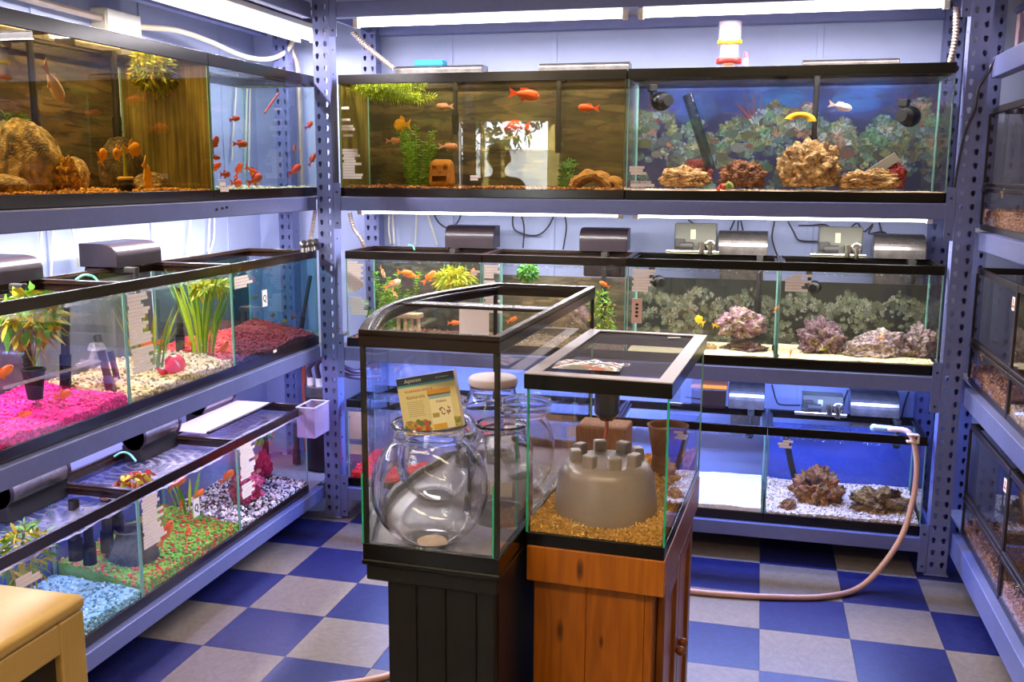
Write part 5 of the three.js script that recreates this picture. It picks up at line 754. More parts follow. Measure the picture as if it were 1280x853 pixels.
{ // black stand under the bow front tank
  const W = 0.315, Dp = 0.985, s = thing('aquarium_stand', 'black wooden plank stand under the bow front tank', 'stand', [1.06, 0, 2.036], -0.04), top = 0.715;
  const bow = (o, y0, y1, n = 24) => { const sh = new THREE.Shape(); sh.moveTo(W + o, -o); sh.lineTo(W + o, Dp + o); sh.lineTo(-o, Dp + o); for (let i = 1; i <= n; i++) { const t = i / n, z = (Dp + o) * (1 - t) + -o * t; sh.lineTo(-o - 0.115 * Math.sin(Math.PI * t), z); } sh.closePath(); return new THREE.ExtrudeGeometry(sh, { depth: y1 - y0, bevelEnabled: true, bevelSize: 0.003, bevelThickness: 0.003, bevelSegments: 1 }).rotateX(-Math.PI / 2).translate(0, y0, 0); };
  s.userData.bow = undefined; delete s.userData.bow;
  mesh('top_board', bow(0.004, top - 0.012, top - 0.004), M.black, s); mesh('top_trim', bow(-0.004, top - 0.05, top - 0.018), ebony, s);
  [[0.048, 0.118], [0.119, 0.189], [0.19, 0.262], [0.263, 0.306]].forEach(([a, b]) => mesh('front_plank', plank(a, b, 0, top - 0.054, -0.032, -0.012, 0.003), ebony, s));
  mesh('side_panel', plank(0.294, 0.309, 0, top - 0.054, -Dp + 0.02, -0.034), ebony, s); mesh('rear_panel', plank(0.05, 0.293, 0, top - 0.054, -Dp + 0.02, -Dp + 0.036), ebony, s);
  for (let k = 0; k < 12; k++) { const z1 = -0.034 - k * 0.0755, bulge = 0.07 * Math.sin(Math.PI * (k + 0.5) / 12); mesh('side_plank', plank(0.048 - bulge, 0.066 - bulge, 0, top - 0.054, z1 - 0.0745, z1, 0.003), ebony, s); }
  // bow front tank on it
  const y0 = top, y1 = 1.242, t = thing('bow_front_tank', 'empty bow front glass tank with a black rim holding glass bowls', 'fish tank', [1.06, 0, 2.036], -0.04);
  const ringBow = (w, ya, yb) => { const sh = new THREE.Shape(), path = (o, P) => { P.moveTo(W + o, -o); P.lineTo(W + o, Dp + o); P.lineTo(-o, Dp + o); for (let i = 1; i <= 24; i++) { const q = i / 24; P.lineTo(-o - 0.115 * Math.sin(Math.PI * q), (Dp + o) * (1 - q) - o * q); } P.closePath(); }; path(0.003, sh); const hole = new THREE.Path(); path(-w, hole); sh.holes.push(hole); return new THREE.ExtrudeGeometry(sh, { depth: yb - ya, bevelEnabled: true, bevelSize: 0.0015, bevelThickness: 0.0015, bevelSegments: 1 }).rotateX(-Math.PI / 2).translate(0, ya, 0); };
  mesh('bottom_frame', ringBow(0.010, y0, y0 + 0.035), M.black, t); mesh('top_frame', ringBow(0.012, y1 - 0.034, y1), M.brownFrame, t); mesh('inner_lip', ringBow(0.022, y1 - 0.012, y1 - 0.008), M.brownFrame, t);
  mesh('floor_pane', bow(-0.006, y0 + 0.006, y0 + 0.010), std({ map: paintTex(hex(0x8d8590), 0.12, 51), roughness: 0.15 }), t);
  const h = y1 - y0 - 0.06, ym = (y0 + y1) / 2;
  mesh('front_pane', new THREE.PlaneGeometry(W, h).translate(W / 2, ym, 0), M.glass, t); mesh('back_pane', new THREE.PlaneGeometry(W, h).translate(W / 2, ym, -Dp), M.glass, t); mesh('side_pane', new THREE.PlaneGeometry(Dp, h).rotateY(Q).translate(W, ym, -Dp / 2), M.glass, t);
  { const g = new THREE.PlaneGeometry(1, h, 40, 1), p = g.attributes.position; for (let i = 0; i < p.count; i++) { const q = p.getX(i) + 0.5; p.setXYZ(i, -0.115 * Math.sin(Math.PI * q), p.getY(i) + ym, -Dp * (1 - q)); } g.computeVertexNormals(); mesh('bow_pane', g, M.glass, t); }
  for (const [x, z] of [[0.002, -0.004], [W - 0.002, -0.004], [0.002, -Dp + 0.004], [W - 0.002, -Dp + 0.004]]) { mesh('corner_seal', bb(x - 0.006, x + 0.006, y0 + 0.03, y1 - 0.03, z - 0.003, z + 0.003), M.blackMatte, t); }
  for (const x of [-0.006, W - 0.011]) mesh('glass_edge', bb(x, x + 0.004, y0 + 0.035, y0 + 0.2, 0.0006, 0.003), M.edgeGreen, t);
  { const pts = [[-0.105, y1 - 0.012, -0.5], [-0.05, y1 - 0.013, -0.5], [0.1, y1 - 0.012, -0.5], [W - 0.01, y1 - 0.012, -0.5]]; mesh('centre_brace', rb(-0.112, W - 0.008, y1 - 0.013, y1 - 0.004, -0.53, -0.475, 0.003, 2), M.brownFrame, t); }
}
// glass vessels inside the bow front tank
function drum(R, H, neck, flat, thin) { // thick walled fish bowl, flattened front and back
  const out = [], inn = [], n = 22, wall = 0.004;
  for (let i = 0; i <= n; i++) { const a = -1.18 + (1.18 + 0.92) * i / n; out.push([R * Math.cos(a), R * Math.sin(a)]); }
  const y0 = out[0][1], yT = out[n][1], k = (H * 0.86) / (yT - y0), prof = [[0, 0.0]];
  for (const [r, y] of out) prof.push([r, (y - y0) * k]);
  prof.push([neck, H * 0.88], [neck, H * 0.95], [neck + 0.006, H * 0.975], [neck + 0.004, H], [neck - 0.004, H], [neck - wall, H * 0.95], [neck - wall, H * 0.885]);
  for (let i = n; i >= 0; i--) prof.push([Math.max(0.001, out[i][0] - wall), Math.max(0.009, (out[i][1] - y0) * k)]);
  prof.push([0, 0.009]);
  if (thin) { const k2 = prof.findIndex(([r_], i) => i > 2 && r_ === neck - 0.004); prof.length = k2; }
  const g = lathe(prof, 72), p = g.attributes.position;
  for (let i = 0; i < p.count; i++) { const z = p.getZ(i), s = Math.sign(z), m = Math.abs(z); if (flat) p.setZ(i, s * m / Math.pow(1 + Math.pow(m / flat, 7), 1 / 7)); }
  const q = mergeVertices(g.deleteAttribute('normal').deleteAttribute('uv'), 1e-5); q.computeVertexNormals(); return norm(q);
}
function vessel(name, label, pos, geo, group, mat = M.solidGlass) { const o = thing(name, label, 'glass bowl', pos, 0, group); mesh('glass', geo, mat, o); return o; }
const FY = 0.7275;
const bigBowl = vessel('fish_bowl', 'large clear drum shaped fish bowl with a food box in its mouth', [1.18, FY, 1.93], drum(0.137, 0.288, 0.082, 0.098));
mesh('rolled_lip', new THREE.TorusGeometry(0.084, 0.0055, 12, 48).rotateX(Q).scale(1, 1, 1).translate(0, 0.285, 0), M.solidGlass, bigBowl);
mesh('round_sticker', cyl(0.036, 0.036, 0.001, 0.015, 0.0102, 0.03, 'y', 28), std({ color: 0xf0cfae, roughness: 0.7 }), bigBowl, 'cream round sticker');
vessel('fish_bowl', 'clear fish bowl behind the food box', [1.10, FY, 1.63], drum(0.125, 0.27, 0.075, 0.1));
const jarGeo = (() => { const g = lathe([[0, 0], [0.078, 0], [0.084, 0.006], [0.084, 0.19], [0.07, 0.225], [0.064, 0.235], [0.064, 0.25], [0.068, 0.256], [0.064, 0.26], [0.06, 0.25], [0.06, 0.232], [0.066, 0.222], [0.0795, 0.188], [0.0795, 0.012], [0, 0.01]], 48); const q = mergeVertices(g.deleteAttribute('normal').deleteAttribute('uv'), 1e-5); q.computeVertexNormals(); return norm(q); })();
{ const j = vessel('glass_jar', 'clear straight sided jar beside the pine stand', [1.30, FY, 1.735], jarGeo.clone().scale(0.95, 0.95, 0.95)); j.userData.category = 'jar'; mesh('paper_slip', bb(-0.03, 0.03, 0.05, 0.09, 0.0, 0.001), M.paper, j, 'small paper slip'); }
{ const j = vessel('glass_jar', 'clear jar with a white lid deep in the bow front tank', [1.16, FY, 1.30], jarGeo.clone().scale(1.05, 0.95, 1.05)); j.userData.category = 'jar'; mesh('lid', lathe([[0, 0.242], [0.066, 0.242], [0.072, 0.247], [0.072, 0.262], [0.066, 0.268], [0, 0.27]], 32), std({ color: 0xc4b2b4, roughness: 0.4 }), j, 'white screw lid'); }
vessel('fish_bowl', 'small clear round bowl deepest in the bow front tank', [1.305, FY, 1.50], drum(0.082, 0.25, 0.07, 0));
{ // food box leaning in the bowl's mouth
  const tx = canvasTex(512, 500, (g, w, h) => {
    const r = rng(3); g.fillStyle = '#d8c98e'; g.fillRect(0, 0, w, h); g.fillStyle = '#22384f'; g.fillRect(0, 0, w, 66); g.fillStyle = '#3f8fa6'; g.fillRect(0, 66, w, 16); g.fillStyle = '#8fb8a8'; g.fillRect(0, 82, w, 10);
    g.fillStyle = '#f4efdc'; g.font = 'italic bold 40px serif'; g.fillText('Aqueon', 62, 48); g.fillStyle = '#c9d2d4'; for (let i = 0; i < 9; i++) g.fillRect(350 + i * 13, 34, 4 + r() * 7, 9);
    g.fillStyle = '#b5794c'; let x = 60; while (x < 300) { const l = 6 + r() * 12; g.fillRect(x, 118 + r() * 3, l, 18); x += l + 6; }
    g.fillStyle = '#8a5a34'; g.font = 'bold 40px sans-serif'; g.fillText('Naturals', 62, 196);
    g.fillStyle = '#8f8258'; for (let k = 0; k < 8; k++) { x = 62; while (x < 200) { const l = 5 + r() * 16; g.fillRect(x, 222 + k * 18, l, 5); x += l + 5; } }
    for (let i = 0; i < 150; i++) { g.fillStyle = ['#c23a1c', '#d6781c', '#8a8a1c', '#5a6e1c', '#c9a41c'][Math.floor(r() * 5)]; g.beginPath(); g.arc(20 + r() * 210, 400 + r() * 90, 8 + r() * 14, 0, 7); g.fill(); }
    for (let i = 0; i < 70; i++) { g.fillStyle = ['#8a8a2c', '#a89a3c', '#6e701c'][Math.floor(r() * 3)]; g.beginPath(); g.arc(430 + r() * 80, 420 + r() * 70, 8 + r() * 14, 0, 7); g.fill(); }
    g.fillStyle = '#e6dcb0'; g.fillRect(262, 176, 190, 320); g.fillStyle = '#d6901c'; g.fillRect(252, 140, 206, 40); g.fillStyle = '#4a5a5c'; g.fillRect(252, 180, 206, 14); g.fillStyle = '#8fb0b4'; g.fillRect(262, 194, 190, 28);
    g.fillStyle = '#8a4a24'; g.font = 'bold 30px sans-serif'; g.fillText('Flakes', 318, 262); g.fillStyle = '#7a4a30'; for (let i = 0; i < 16; i++) { g.save(); g.translate(340 + r() * 90, 310 + r() * 60); g.rotate(r() * 6); g.fillRect(-12, -4, 24, 8); g.restore(); }
    g.fillStyle = '#d6a01c'; g.fillRect(262, 448, 120, 48); g.fillStyle = '#a8902c'; g.fillRect(270, 350, 60, 40);
  });
  const o = solo('fish_food_box', new THREE.BoxGeometry(0.137, 0.128, 0.026), [M.paper, M.paper, M.paper, M.paper, std({ map: tx, roughness: 0.45 }), M.paper], 'cream and blue fish food box propped in the mouth of the big bowl', 'box'); o.position.set(1.187, 1.066, 1.94); o.rotation.set(-0.12, 0.05, 0.21);
}
// hamster tank on the pine stand
const HT = { x: 1.396, z: 1.855, a: -0.057, y: 0.7125 };
const hPlace = (x, y, z) => { const p = V(x, y, z).applyAxisAngle(V(0, 1, 0), HT.a); return [HT.x + p.x, HT.y + y, HT.z + p.z]; };
{
  const W = 0.325, Dp = 0.67, h = 0.40, t = thing('hamster_tank', 'glass tank with a screen lid on the pine stand', 'glass tank', [HT.x, HT.y, HT.z], HT.a);
  mesh('bottom_frame', ringGeo(W, Dp, 0, 0.032, 0.01), M.black, t); mesh('floor_pane', bb(0.004, W - 0.004, 0.006, 0.012, -Dp + 0.004, -0.004), M.cream, t);
  mesh('top_frame', ringGeo(W, Dp, h - 0.022, h, 0.008), M.black, t);
  for (const [g, n] of [[new THREE.PlaneGeometry(W, h - 0.03).translate(W / 2, h / 2, 0), 'front_pane'], [new THREE.PlaneGeometry(W, h - 0.03).translate(W / 2, h / 2, -Dp), 'back_pane'], [new THREE.PlaneGeometry(Dp, h - 0.03).rotateY(Q).translate(W, h / 2, -Dp / 2), 'side_pane'], [new THREE.PlaneGeometry(Dp, h - 0.03).rotateY(Q).translate(0, h / 2, -Dp / 2), 'side_pane']]) mesh(n, g, M.glass, t);
  for (const x of [0, W]) mesh('glass_edge', bb(x - 0.0025, x + 0.0025, 0.032, h - 0.02, -0.005, 0.002), M.edgeGreen, t); for (const x of [0, W]) mesh('glass_edge', bb(x - 0.002, x + 0.002, 0.032, h - 0.02, -Dp, -Dp + 0.004), M.edge, t);
  const L_ = thing('screen_lid', 'black screen lid with a pale metal border on the hamster tank', 'lid', hPlace(0, h + 0.0005, 0), HT.a), o = 0.008, b = 0.026;
  mesh('rim', [bb(-o, W + o, -0.02, 0.0, 0.0045, o), bb(-o, W + o, -0.02, 0, -Dp - o, -Dp - 0.0045), bb(-o, -0.0045, -0.02, 0, -Dp - 0.0045, 0.0045), bb(W + 0.0045, W + o, -0.02, 0, -Dp - 0.0045, 0.0045), bb(-o, W + o, 0, 0.014, 0, o), bb(-o, W + o, 0, 0.014, -Dp - o, -Dp), bb(-o, 0, 0, 0.014, -Dp, 0), bb(W, W + o, 0, 0.014, -Dp, 0)], M.black, L_);
  mesh('metal_border', [bb(-o, W + o, 0.0142, 0.017, -b, o), bb(-o, W + o, 0.0142, 0.017, -Dp - o, -Dp + b * 0.6), bb(-o, b, 0.0142, 0.017, -Dp + b * 0.6, -b), bb(W - b, W + o, 0.0142, 0.017, -Dp + b * 0.6, -b)], std({ color: 0xc2b8bc, roughness: 0.35, metalness: 0.2 }), L_);
  const wires = []; for (let i = 1; i < 96; i++) wires.push(bb(b + (W - 2 * b) * i / 96 - 0.0003, b + (W - 2 * b) * i / 96 + 0.0003, 0.0120, 0.0122, -Dp + b * 0.6, -b)); for (let i = 1; i < 190; i++) wires.push(bb(b, W - b, 0.0122, 0.0124, -b - (Dp - 1.6 * b) * i / 190 - 0.0003, -b - (Dp - 1.6 * b) * i / 190 + 0.0003));
  const sm = mesh('screen_mesh', wires, std({ color: 0x4a3c42, roughness: 0.5, metalness: 0.3 }), L_); sm.userData.kind = 'stuff';
  // plastic bag and tag lying on the lid
  const bag = thing('plastic_pack', 'crumpled clear plastic pack with red and white print on the screen lid', 'pack', hPlace(0.115, h + 0.0178, -0.115), HT.a + 0.08);
  { const g = new THREE.PlaneGeometry(0.16, 0.1, 26, 16).rotateX(-Q), p = g.attributes.position; for (let i = 0; i < p.count; i++) { const x = p.getX(i), z = p.getZ(i), e = Math.max(0, (1 - Math.pow(Math.abs(x) / 0.08, 4)) * (1 - Math.pow(Math.abs(z) / 0.05, 4))); p.setY(i, 0.001 + e * (0.009 + 0.012 * fbm(x * 40, z * 40, 3, 3))); } g.computeVertexNormals();
    const tx = canvasTex(256, 160, (c, w, hh) => { const r = rng(9); c.fillStyle = '#e6dcd8'; c.fillRect(0, 0, w, hh); for (let i = 0; i < 26; i++) { c.fillStyle = ['#c23a3a', '#e8a08a', '#f4f0ee', '#9a9a6a', '#b0b6b8', '#d65a4a'][Math.floor(r() * 6)]; c.beginPath(); c.ellipse(r() * w, hh * (0.3 + r() * 0.7), 20 + r() * 40, 6 + r() * 10, 0, 0, 7); c.fill(); } });
    mesh('pouch', g, phys({ map: tx, roughness: 0.2, clearcoat: 1, clearcoatRoughness: 0.1, side: THREE.DoubleSide }), bag); mesh('knot', new THREE.TorusGeometry(0.008, 0.003, 8, 16).rotateX(Q).translate(0.088, 0.008, 0), M.clearPlastic, bag); }
  const tg = solo('paper_tag', rb(-0.018, 0.018, 0, 0.0008, -0.008, 0.008, 0.0003, 1), M.paper, 'tiny white paper tag near the far end of the screen lid', 'tag'); tg.position.set(...hPlace(0.25, h + 0.0178, -0.6)); tg.rotation.y = 0.3;
}
{ // wood shavings
  const o = thing('wood_shavings', 'golden wood shavings bedding in the hamster tank', 'shavings', [HT.x, HT.y, HT.z], HT.a, undefined, 'stuff'), r = rng(99), W = 0.325, Dp = 0.67;
  const top = (x, z) => 0.034 + 0.03 * Math.pow(Math.abs(x / W - 0.48) * 2, 2.2) + 0.03 * clamp(-z / Dp - 0.35, 0, 1) + 0.014 * fbm(x * 14, z * 14, 4, 3) + 0.012 * Math.exp(-Math.pow((z + 0.0) / 0.05, 2));
  const g = new THREE.BoxGeometry(W - 0.012, 0.03, Dp - 0.012, 30, 1, 50).translate(W / 2, 0.0275, -Dp / 2), p = g.attributes.position; for (let i = 0; i < p.count; i++) if (p.getY(i) > 0.03) p.setY(i, top(p.getX(i), p.getZ(i)));
  g.computeVertexNormals(); mesh('bed', metric(g, 6), std({ map: paintTex(hex(0xcf9c4c), 0.5, 17), roughness: 0.9, bumpMap: bumpTex, bumpScale: 0.006 }), o);
  const flake = new THREE.PlaneGeometry(0.010, 0.0028, 4, 1); { const q = flake.attributes.position; for (let i = 0; i < q.count; i++) q.setZ(i, 0.0025 * Math.cos(q.getX(i) / 0.007 * 1.4)); flake.computeVertexNormals(); }
  const n = 11000, im = new THREE.InstancedMesh(norm(flake), std({ color: 0xffffff, roughness: 0.8, side: THREE.DoubleSide }), n), mt = new THREE.Matrix4(), qu = new THREE.Quaternion(), c = new THREE.Color();
  for (let i = 0; i < n; i++) { const fr = i < 2600, x = 0.01 + r() * (W - 0.02), z = fr ? -0.007 - r() * 0.006 : -0.008 - r() * (Dp - 0.016), y = fr ? 0.018 + r() * (top(x, z) - 0.014) : top(x, z) + 0.002 + r() * 0.005; qu.setFromEuler(new THREE.Euler(r() * 6, r() * 6, r() * 6)); const k = 0.5 + r() * 0.9; mt.compose(V(x, y, z), qu, V(k, k, k)); im.setMatrixAt(i, mt); c.set([0xe0b460, 0xeccb84, 0xc9983f, 0xf4dca0, 0xd8a850][Math.floor(r() * 5)]); im.setColorAt(i, c); }
  im.name = 'shavings'; o.add(im);
}
{ // castle hide
  const o = thing('castle_hide', 'grey translucent plastic castle hide with battlement knobs in shavings', 'hide', hPlace(0.153, 0.018, -0.172), HT.a), m = phys({ map: paintTex(hex(0xa2948c), 0.08, 41), roughness: 0.35, transmission: 0.18, thickness: 0, clearcoat: 0.5, clearcoatRoughness: 0.25 });
  mesh('body', lathe([[0.125, 0], [0.13, 0.004], [0.126, 0.06], [0.117, 0.125], [0.108, 0.14], [0.1, 0.152], [0.084, 0.158], [0.0, 0.16]], 56), m, o);
  for (let k = 0; k < 8; k++) { const a = k / 8 * 6.2832 + 0.35; const b = mesh('battlement', rb(-0.016, 0.016, 0.152, 0.186, -0.013, 0.013, 0.005, 3), m, o); b.position.set(Math.cos(a) * 0.078, 0, Math.sin(a) * 0.078); b.rotation.y = -a + Q; }
}
{ const c = hPlace(0.255, 0.11, -0.5), o = thing('seed_cup', 'brown cup of seeds at the back of the hamster tank', 'cup', c, HT.a); mesh('cup', lathe([[0, 0], [0.042, 0], [0.054, 0.075], [0.058, 0.08], [0.054, 0.082], [0.05, 0.074], [0.04, 0.006], [0, 0.006]], 32), M.clay, o); mesh('seeds', lathe([[0, 0.066], [0.03, 0.064], [0.05, 0.06], [0.05, 0.056], [0, 0.056]], 24), std({ map: paintTex(hex(0x8a6a3c), 0.5, 43), roughness: 0.9, bumpMap: bumpTex, bumpScale: 0.006 }), o); mesh('stand', cyl(0.04, 0.045, 0.05, 0, -0.025, 0, 'y', 24), M.clay, o); }
{ const c = hPlace(0.118, 0.255, -0.33), o = thing('water_bottle', 'dark water bottle hanging under the screen lid with a metal spout', 'bottle', c, HT.a); mesh('bottle', lathe([[0, -0.02], [0.018, -0.02], [0.03, -0.005], [0.033, 0.0], [0.033, 0.13], [0, 0.132]], 28), phys({ color: 0x2a2833, roughness: 0.2, clearcoat: 0.6 }), o); mesh('collar', cyl(0.034, 0.034, 0.012, 0, 0.095, 0, 'y', 28), M.filterGrey, o); mesh('spout', tube([[0, -0.015, 0], [0.002, -0.05, 0.008], [-0.004, -0.085, 0.02]], 0.005, 12, 10), M.copper, o); }
{ const c = hPlace(0.04, 0.065, -0.45), o = solo('wood_hide', rb(-0.03, 0.11, 0, 0.12, -0.09, 0.02, 0.006), std({ map: woodTex(hex(0xb58058), hex(0x946040), hex(0x5a3420), 9, []), roughness: 0.8 }), 'plain brown cardboard hide in the back corner of the hamster tank', 'hide'); o.position.set(...c); o.rotation.y = HT.a; }
// oddments in the dark gap between the stands
{ const o = thing('aquarium_pump', 'black pump and tan elbow hose in the gap between the stands', 'pump', [1.4, 0.0, 1.93], 0.1); mesh('body', rb(-0.006, 0.07, 0, 0.27, -0.02, 0.08, 0.012), M.blackMatte, o); mesh('housing', [cyl(0.03, 0.032, 0.05, 0.03, 0.29, 0.03, 'y', 18), new THREE.TorusGeometry(0.026, 0.011, 10, 20).translate(0.03, 0.32, 0.05)], M.black, o); mesh('elbow', tube([[0.0, 0.3, 0.02], [0.0, 0.36, 0.02], [0.012, 0.385, 0.024], [0.03, 0.392, 0.03]], 0.011, 16, 10), M.hose, o); }

// hose from the bottom tank across the floor
solo('water_hose', tube([[2.449, 0.567, -0.1], [2.48, 0.579, -0.06], [2.511, 0.579, -0.02], [2.53, 0.539, 0.012], [2.542, 0.451, 0.03], [2.527, 0.319, 0.08], [2.474, 0.179, 0.16], [2.35, 0.03, 0.24], [2.2, 0.011, 0.345], [2.0, 0.011, 0.40], [1.8, 0.011, 0.425], [1.5, 0.011, 0.44], [1.15, 0.011, 0.55], [0.95, 0.011, 0.85], [0.9, 0.011, 1.15], [0.85, 0.011, 1.28], [0.76, 0.011, 1.37], [0.55, 0.011, 1.48]], 0.011, 220, 12), M.hose, 'pinkish beige water hose running from the bottom tank across the floor', 'hose');
{ const c = [2.428, 0.56, -0.12], o = thing('hose_nozzle', 'pale blue nozzle on the end of the pinkish hose', 'nozzle', c); mesh('nozzle', [cyl(0.014, 0.012, 0.07, 0, 0.004, 0, 'x', 16), new THREE.SphereGeometry(0.016, 14, 10).translate(-0.036, 0.004, 0)], std({ color: 0x9fbfe0, roughness: 0.35 }), o); const d = [2.522, 0.568, 0.012], k = thing('hose_clip', 'tan twist clip holding the hose on the tank rim', 'clip', d); mesh('clip', [rb(-0.022, 0.022, 0.006, 0.012, -0.022, 0.014, 0.002), rb(-0.022, 0.022, -0.022, -0.016, -0.022, 0.014, 0.002), rb(0.018, 0.024, -0.022, 0.012, -0.004, 0.014, 0.002)], std({ color: 0xd9b98a, roughness: 0.5 }), k); }

// counter at the left
{ const o = thing('counter', 'cream counter with rounded edges and a dark inset side panel', 'counter', [0.626, 0, 2.43]), W = 0.62, D = 0.7, T = 0.75, lam = std({ map: paintTex(hex(0xc8a664), 0.07, 19), roughness: 0.3 });
  mesh('top', rb(-W, 0, T - 0.03, T, 0, D, 0.012, 4), lam, o); mesh('side_frame', [rb(-0.03, -0.004, 0, T - 0.0305, 0.004, 0.075, 0.006), rb(-0.03, -0.004, 0, T - 0.0305, D - 0.07, D - 0.004, 0.006), rb(-0.03, -0.004, T - 0.095, T - 0.0305, 0.0755, D - 0.0705, 0.006), rb(-0.03, -0.004, 0, 0.08, 0.0755, D - 0.0705, 0.006)], lam, o); mesh('inset_panel', bb(-0.028, -0.02, 0.0805, T - 0.0955, 0.076, D - 0.071), std({ color: 0x2a2420, roughness: 0.5 }), o); mesh('rear_panel', bb(-W + 0.01, -0.031, 0, T - 0.031, 0.006, 0.02), lam, o); mesh('far_side', bb(-W + 0.004, -W + 0.02, 0, T - 0.031, 0.021, D - 0.01), lam, o); }

// ---------- terrariums of the right rack ----------
const rackFrame = std({ color: 0x2b2326, roughness: 0.4 });
const bark = [0x7a5030, 0x94643c, 0xa87a50, 0x6a4428];
function terrarium(label, pos, w, h, o = {}) { // local x along the front from its far end, front at z = 0
  const d = 0.42, t = thing('terrarium', label, 'terrarium', pos, -Q), f = 0.014, mid = o.mid ?? 0.155;
  mesh('base_frame', ringGeo(w, d, 0, 0.022, 0.012), rackFrame, t); mesh('floor_pane', bb(0.004, w - 0.004, 0.006, 0.012, -d + 0.004, -0.004), M.cream, t); mesh('top_frame', ringGeo(w, d, h - 0.024, h, 0.012), rackFrame, t);
  mesh('door_rail', [rb(-0.004, w + 0.004, mid - 0.016, mid, -0.012, 0.008, 0.003), rb(-0.004, w + 0.004, mid + 0.004, mid + 0.018, -0.012, 0.006, 0.003)], rackFrame, t);
  for (const x of [0, w]) for (const z of [-0.001, -d + 0.005]) mesh('corner_strip', bb(x - 0.005, x + 0.005, 0.022, h - 0.024, z - 0.005, z + 0.005), rackFrame, t);
  mesh('upper_pane', new THREE.PlaneGeometry(w - 0.012, h - mid - 0.05).translate(w / 2, (mid + 0.02 + h - 0.026) / 2, 0), M.glass, t); mesh('lower_pane', new THREE.PlaneGeometry(w - 0.012, mid - 0.04).translate(w / 2, (mid + 0.004) / 2, 0), M.glass, t);
  for (const x of [0, w]) mesh('side_pane', new THREE.PlaneGeometry(d - 0.02, h - 0.05).rotateY(Q).translate(x, h / 2, -d / 2), M.glassDust, t);
  mesh('back_pane', new THREE.PlaneGeometry(w - 0.01, h - 0.05).translate(w / 2, h / 2, -d), M.glass, t);
  mesh('latch', [cyl(0.008, 0.008, 0.014, w * 0.4, mid - 0.006, 0.013, 'z', 14), rb(w * 0.4 - 0.004, w * 0.4 + 0.004, mid - 0.03, mid - 0.012, 0.008, 0.014, 0.001, 1)], M.chrome, t);
  if (o.tagged) { mesh('price_tag', bb(w - 0.05, w - 0.015, h - 0.09, h - 0.045, 0.001, 0.002), M.paper, t, 'small white price tag'); mesh('tag_print', [bb(w - 0.045, w - 0.02, h - 0.08, h - 0.072, 0.0022, 0.0026), bb(w - 0.036, w - 0.029, h - 0.068, h - 0.052, 0.0022, 0.0026)], M.redTag, t); }
  return t;
}
function barkBed(label, pos, w, d, y, cols, seed) { const o = { at: pos, turn: -Q, w, d }; return gravel(o, label, y, cols, { n: 2600, size: 0.005, lift: 0.02, seed }); }
const TX = 2.728;
terrarium('terrarium with a curved wire hoop on brown bark, low beside the post', [TX, 0.1865, 0.02], 0.61, 0.455, { mid: 0.16, tagged: true });
barkBed('brown bark chips in the low terrarium by the post', [TX, 0.1865, 0.02], 0.61, 0.42, 0.05, bark, 301);
terrarium('low terrarium with pinkish bedding and a glass dish', [TX, 0.1865, 0.645], 0.61, 0.455, { mid: 0.16 });
barkBed('pinkish paper bedding in the low terrarium', [TX, 0.1865, 0.645], 0.61, 0.42, 0.06, [0xb08a88, 0xa07a78, 0xc09c98], 302);
terrarium('mid height terrarium with a price tag beside the post', [TX, 0.7785, -0.10], 0.62, 0.455, { mid: 0.16, tagged: true });
barkBed('rusty bark chips in the mid height terrarium by the post', [TX, 0.7785, -0.10], 0.62, 0.42, 0.055, [0x8a5a38, 0xa06e48, 0x7a4c30, 0xb0845c], 303);
terrarium('mid height terrarium with pale sand and a violet tray', [TX, 0.7785, 0.53], 0.62, 0.455, { mid: 0.16 });
barkBed('tan sand in the mid height terrarium', [TX, 0.7785, 0.53], 0.62, 0.42, 0.04, [0xb59a78, 0xcbb08a, 0x9a7f5c], 304);
terrarium('upper terrarium with orange bark beside the post', [TX, 1.3785, -0.12], 0.9, 0.46, { mid: 0.16 });
barkBed('orange bark chips in the upper terrarium', [TX, 1.3785, -0.12], 0.9, 0.42, 0.06, [0xa0704a, 0xb4865a, 0x8a5c3a, 0xc49c70], 305);
{ const o = solo('wire_hoop', tube([[2.92, 0.25, 0.1], [2.92, 0.4, 0.1], [2.92, 0.47, 0.14], [2.92, 0.49, 0.22], [2.92, 0.48, 0.32], [2.92, 0.4, 0.36], [2.92, 0.25, 0.36]], 0.004, 40, 8), M.copper, 'thin curved copper hoop standing in bark', 'hoop'); }
{ const o = solo('food_dish', lathe([[0, 0], [0.05, 0], [0.075, 0.03], [0.07, 0.032], [0.048, 0.006], [0, 0.006]], 28), M.white, 'white shallow dish in the low terrarium with pinkish bedding', 'dish'); o.position.set(2.95, 0.27, 0.95); }
{ const o = solo('violet_tray', merge([rb(-0.09, 0.09, 0, 0.012, -0.12, 0.12, 0.004), rb(-0.09, -0.082, 0.012, 0.06, -0.12, 0.12, 0.003), rb(0.082, 0.09, 0.012, 0.06, -0.12, 0.12, 0.003), rb(-0.082, 0.082, 0.012, 0.06, 0.112, 0.12, 0.003), rb(-0.082, 0.082, 0.012, 0.06, -0.12, -0.112, 0.003)]), std({ color: 0x7a5cc8, roughness: 0.4 }), 'violet plastic tray in the mid height terrarium', 'tray'); o.position.set(2.9, 0.835, 0.72); }
rock('terrarium_rock', 'pale grey rock in the mid height terrarium with sand', [2.98, 0.83, 1.0], [0.07, 0.07, 0.09], [0x8a8678, 0xb0ac9c, 0x6f6a5c], 95, { rough: 0.4 });
{ const o = thing('storage_bin', 'pinkish clear plastic bin on the top shelf of the right rack', 'bin', [2.79, 2.012, -0.12]); mesh('bin', [rb(0, 0.3, 0, 0.17, 0, 0.16, 0.008)], std({ color: 0xb08f94, roughness: 0.3 }), o); mesh('lid', rb(-0.008, 0.308, 0.1705, 0.19, -0.008, 0.168, 0.005), M.rackDark, o); }
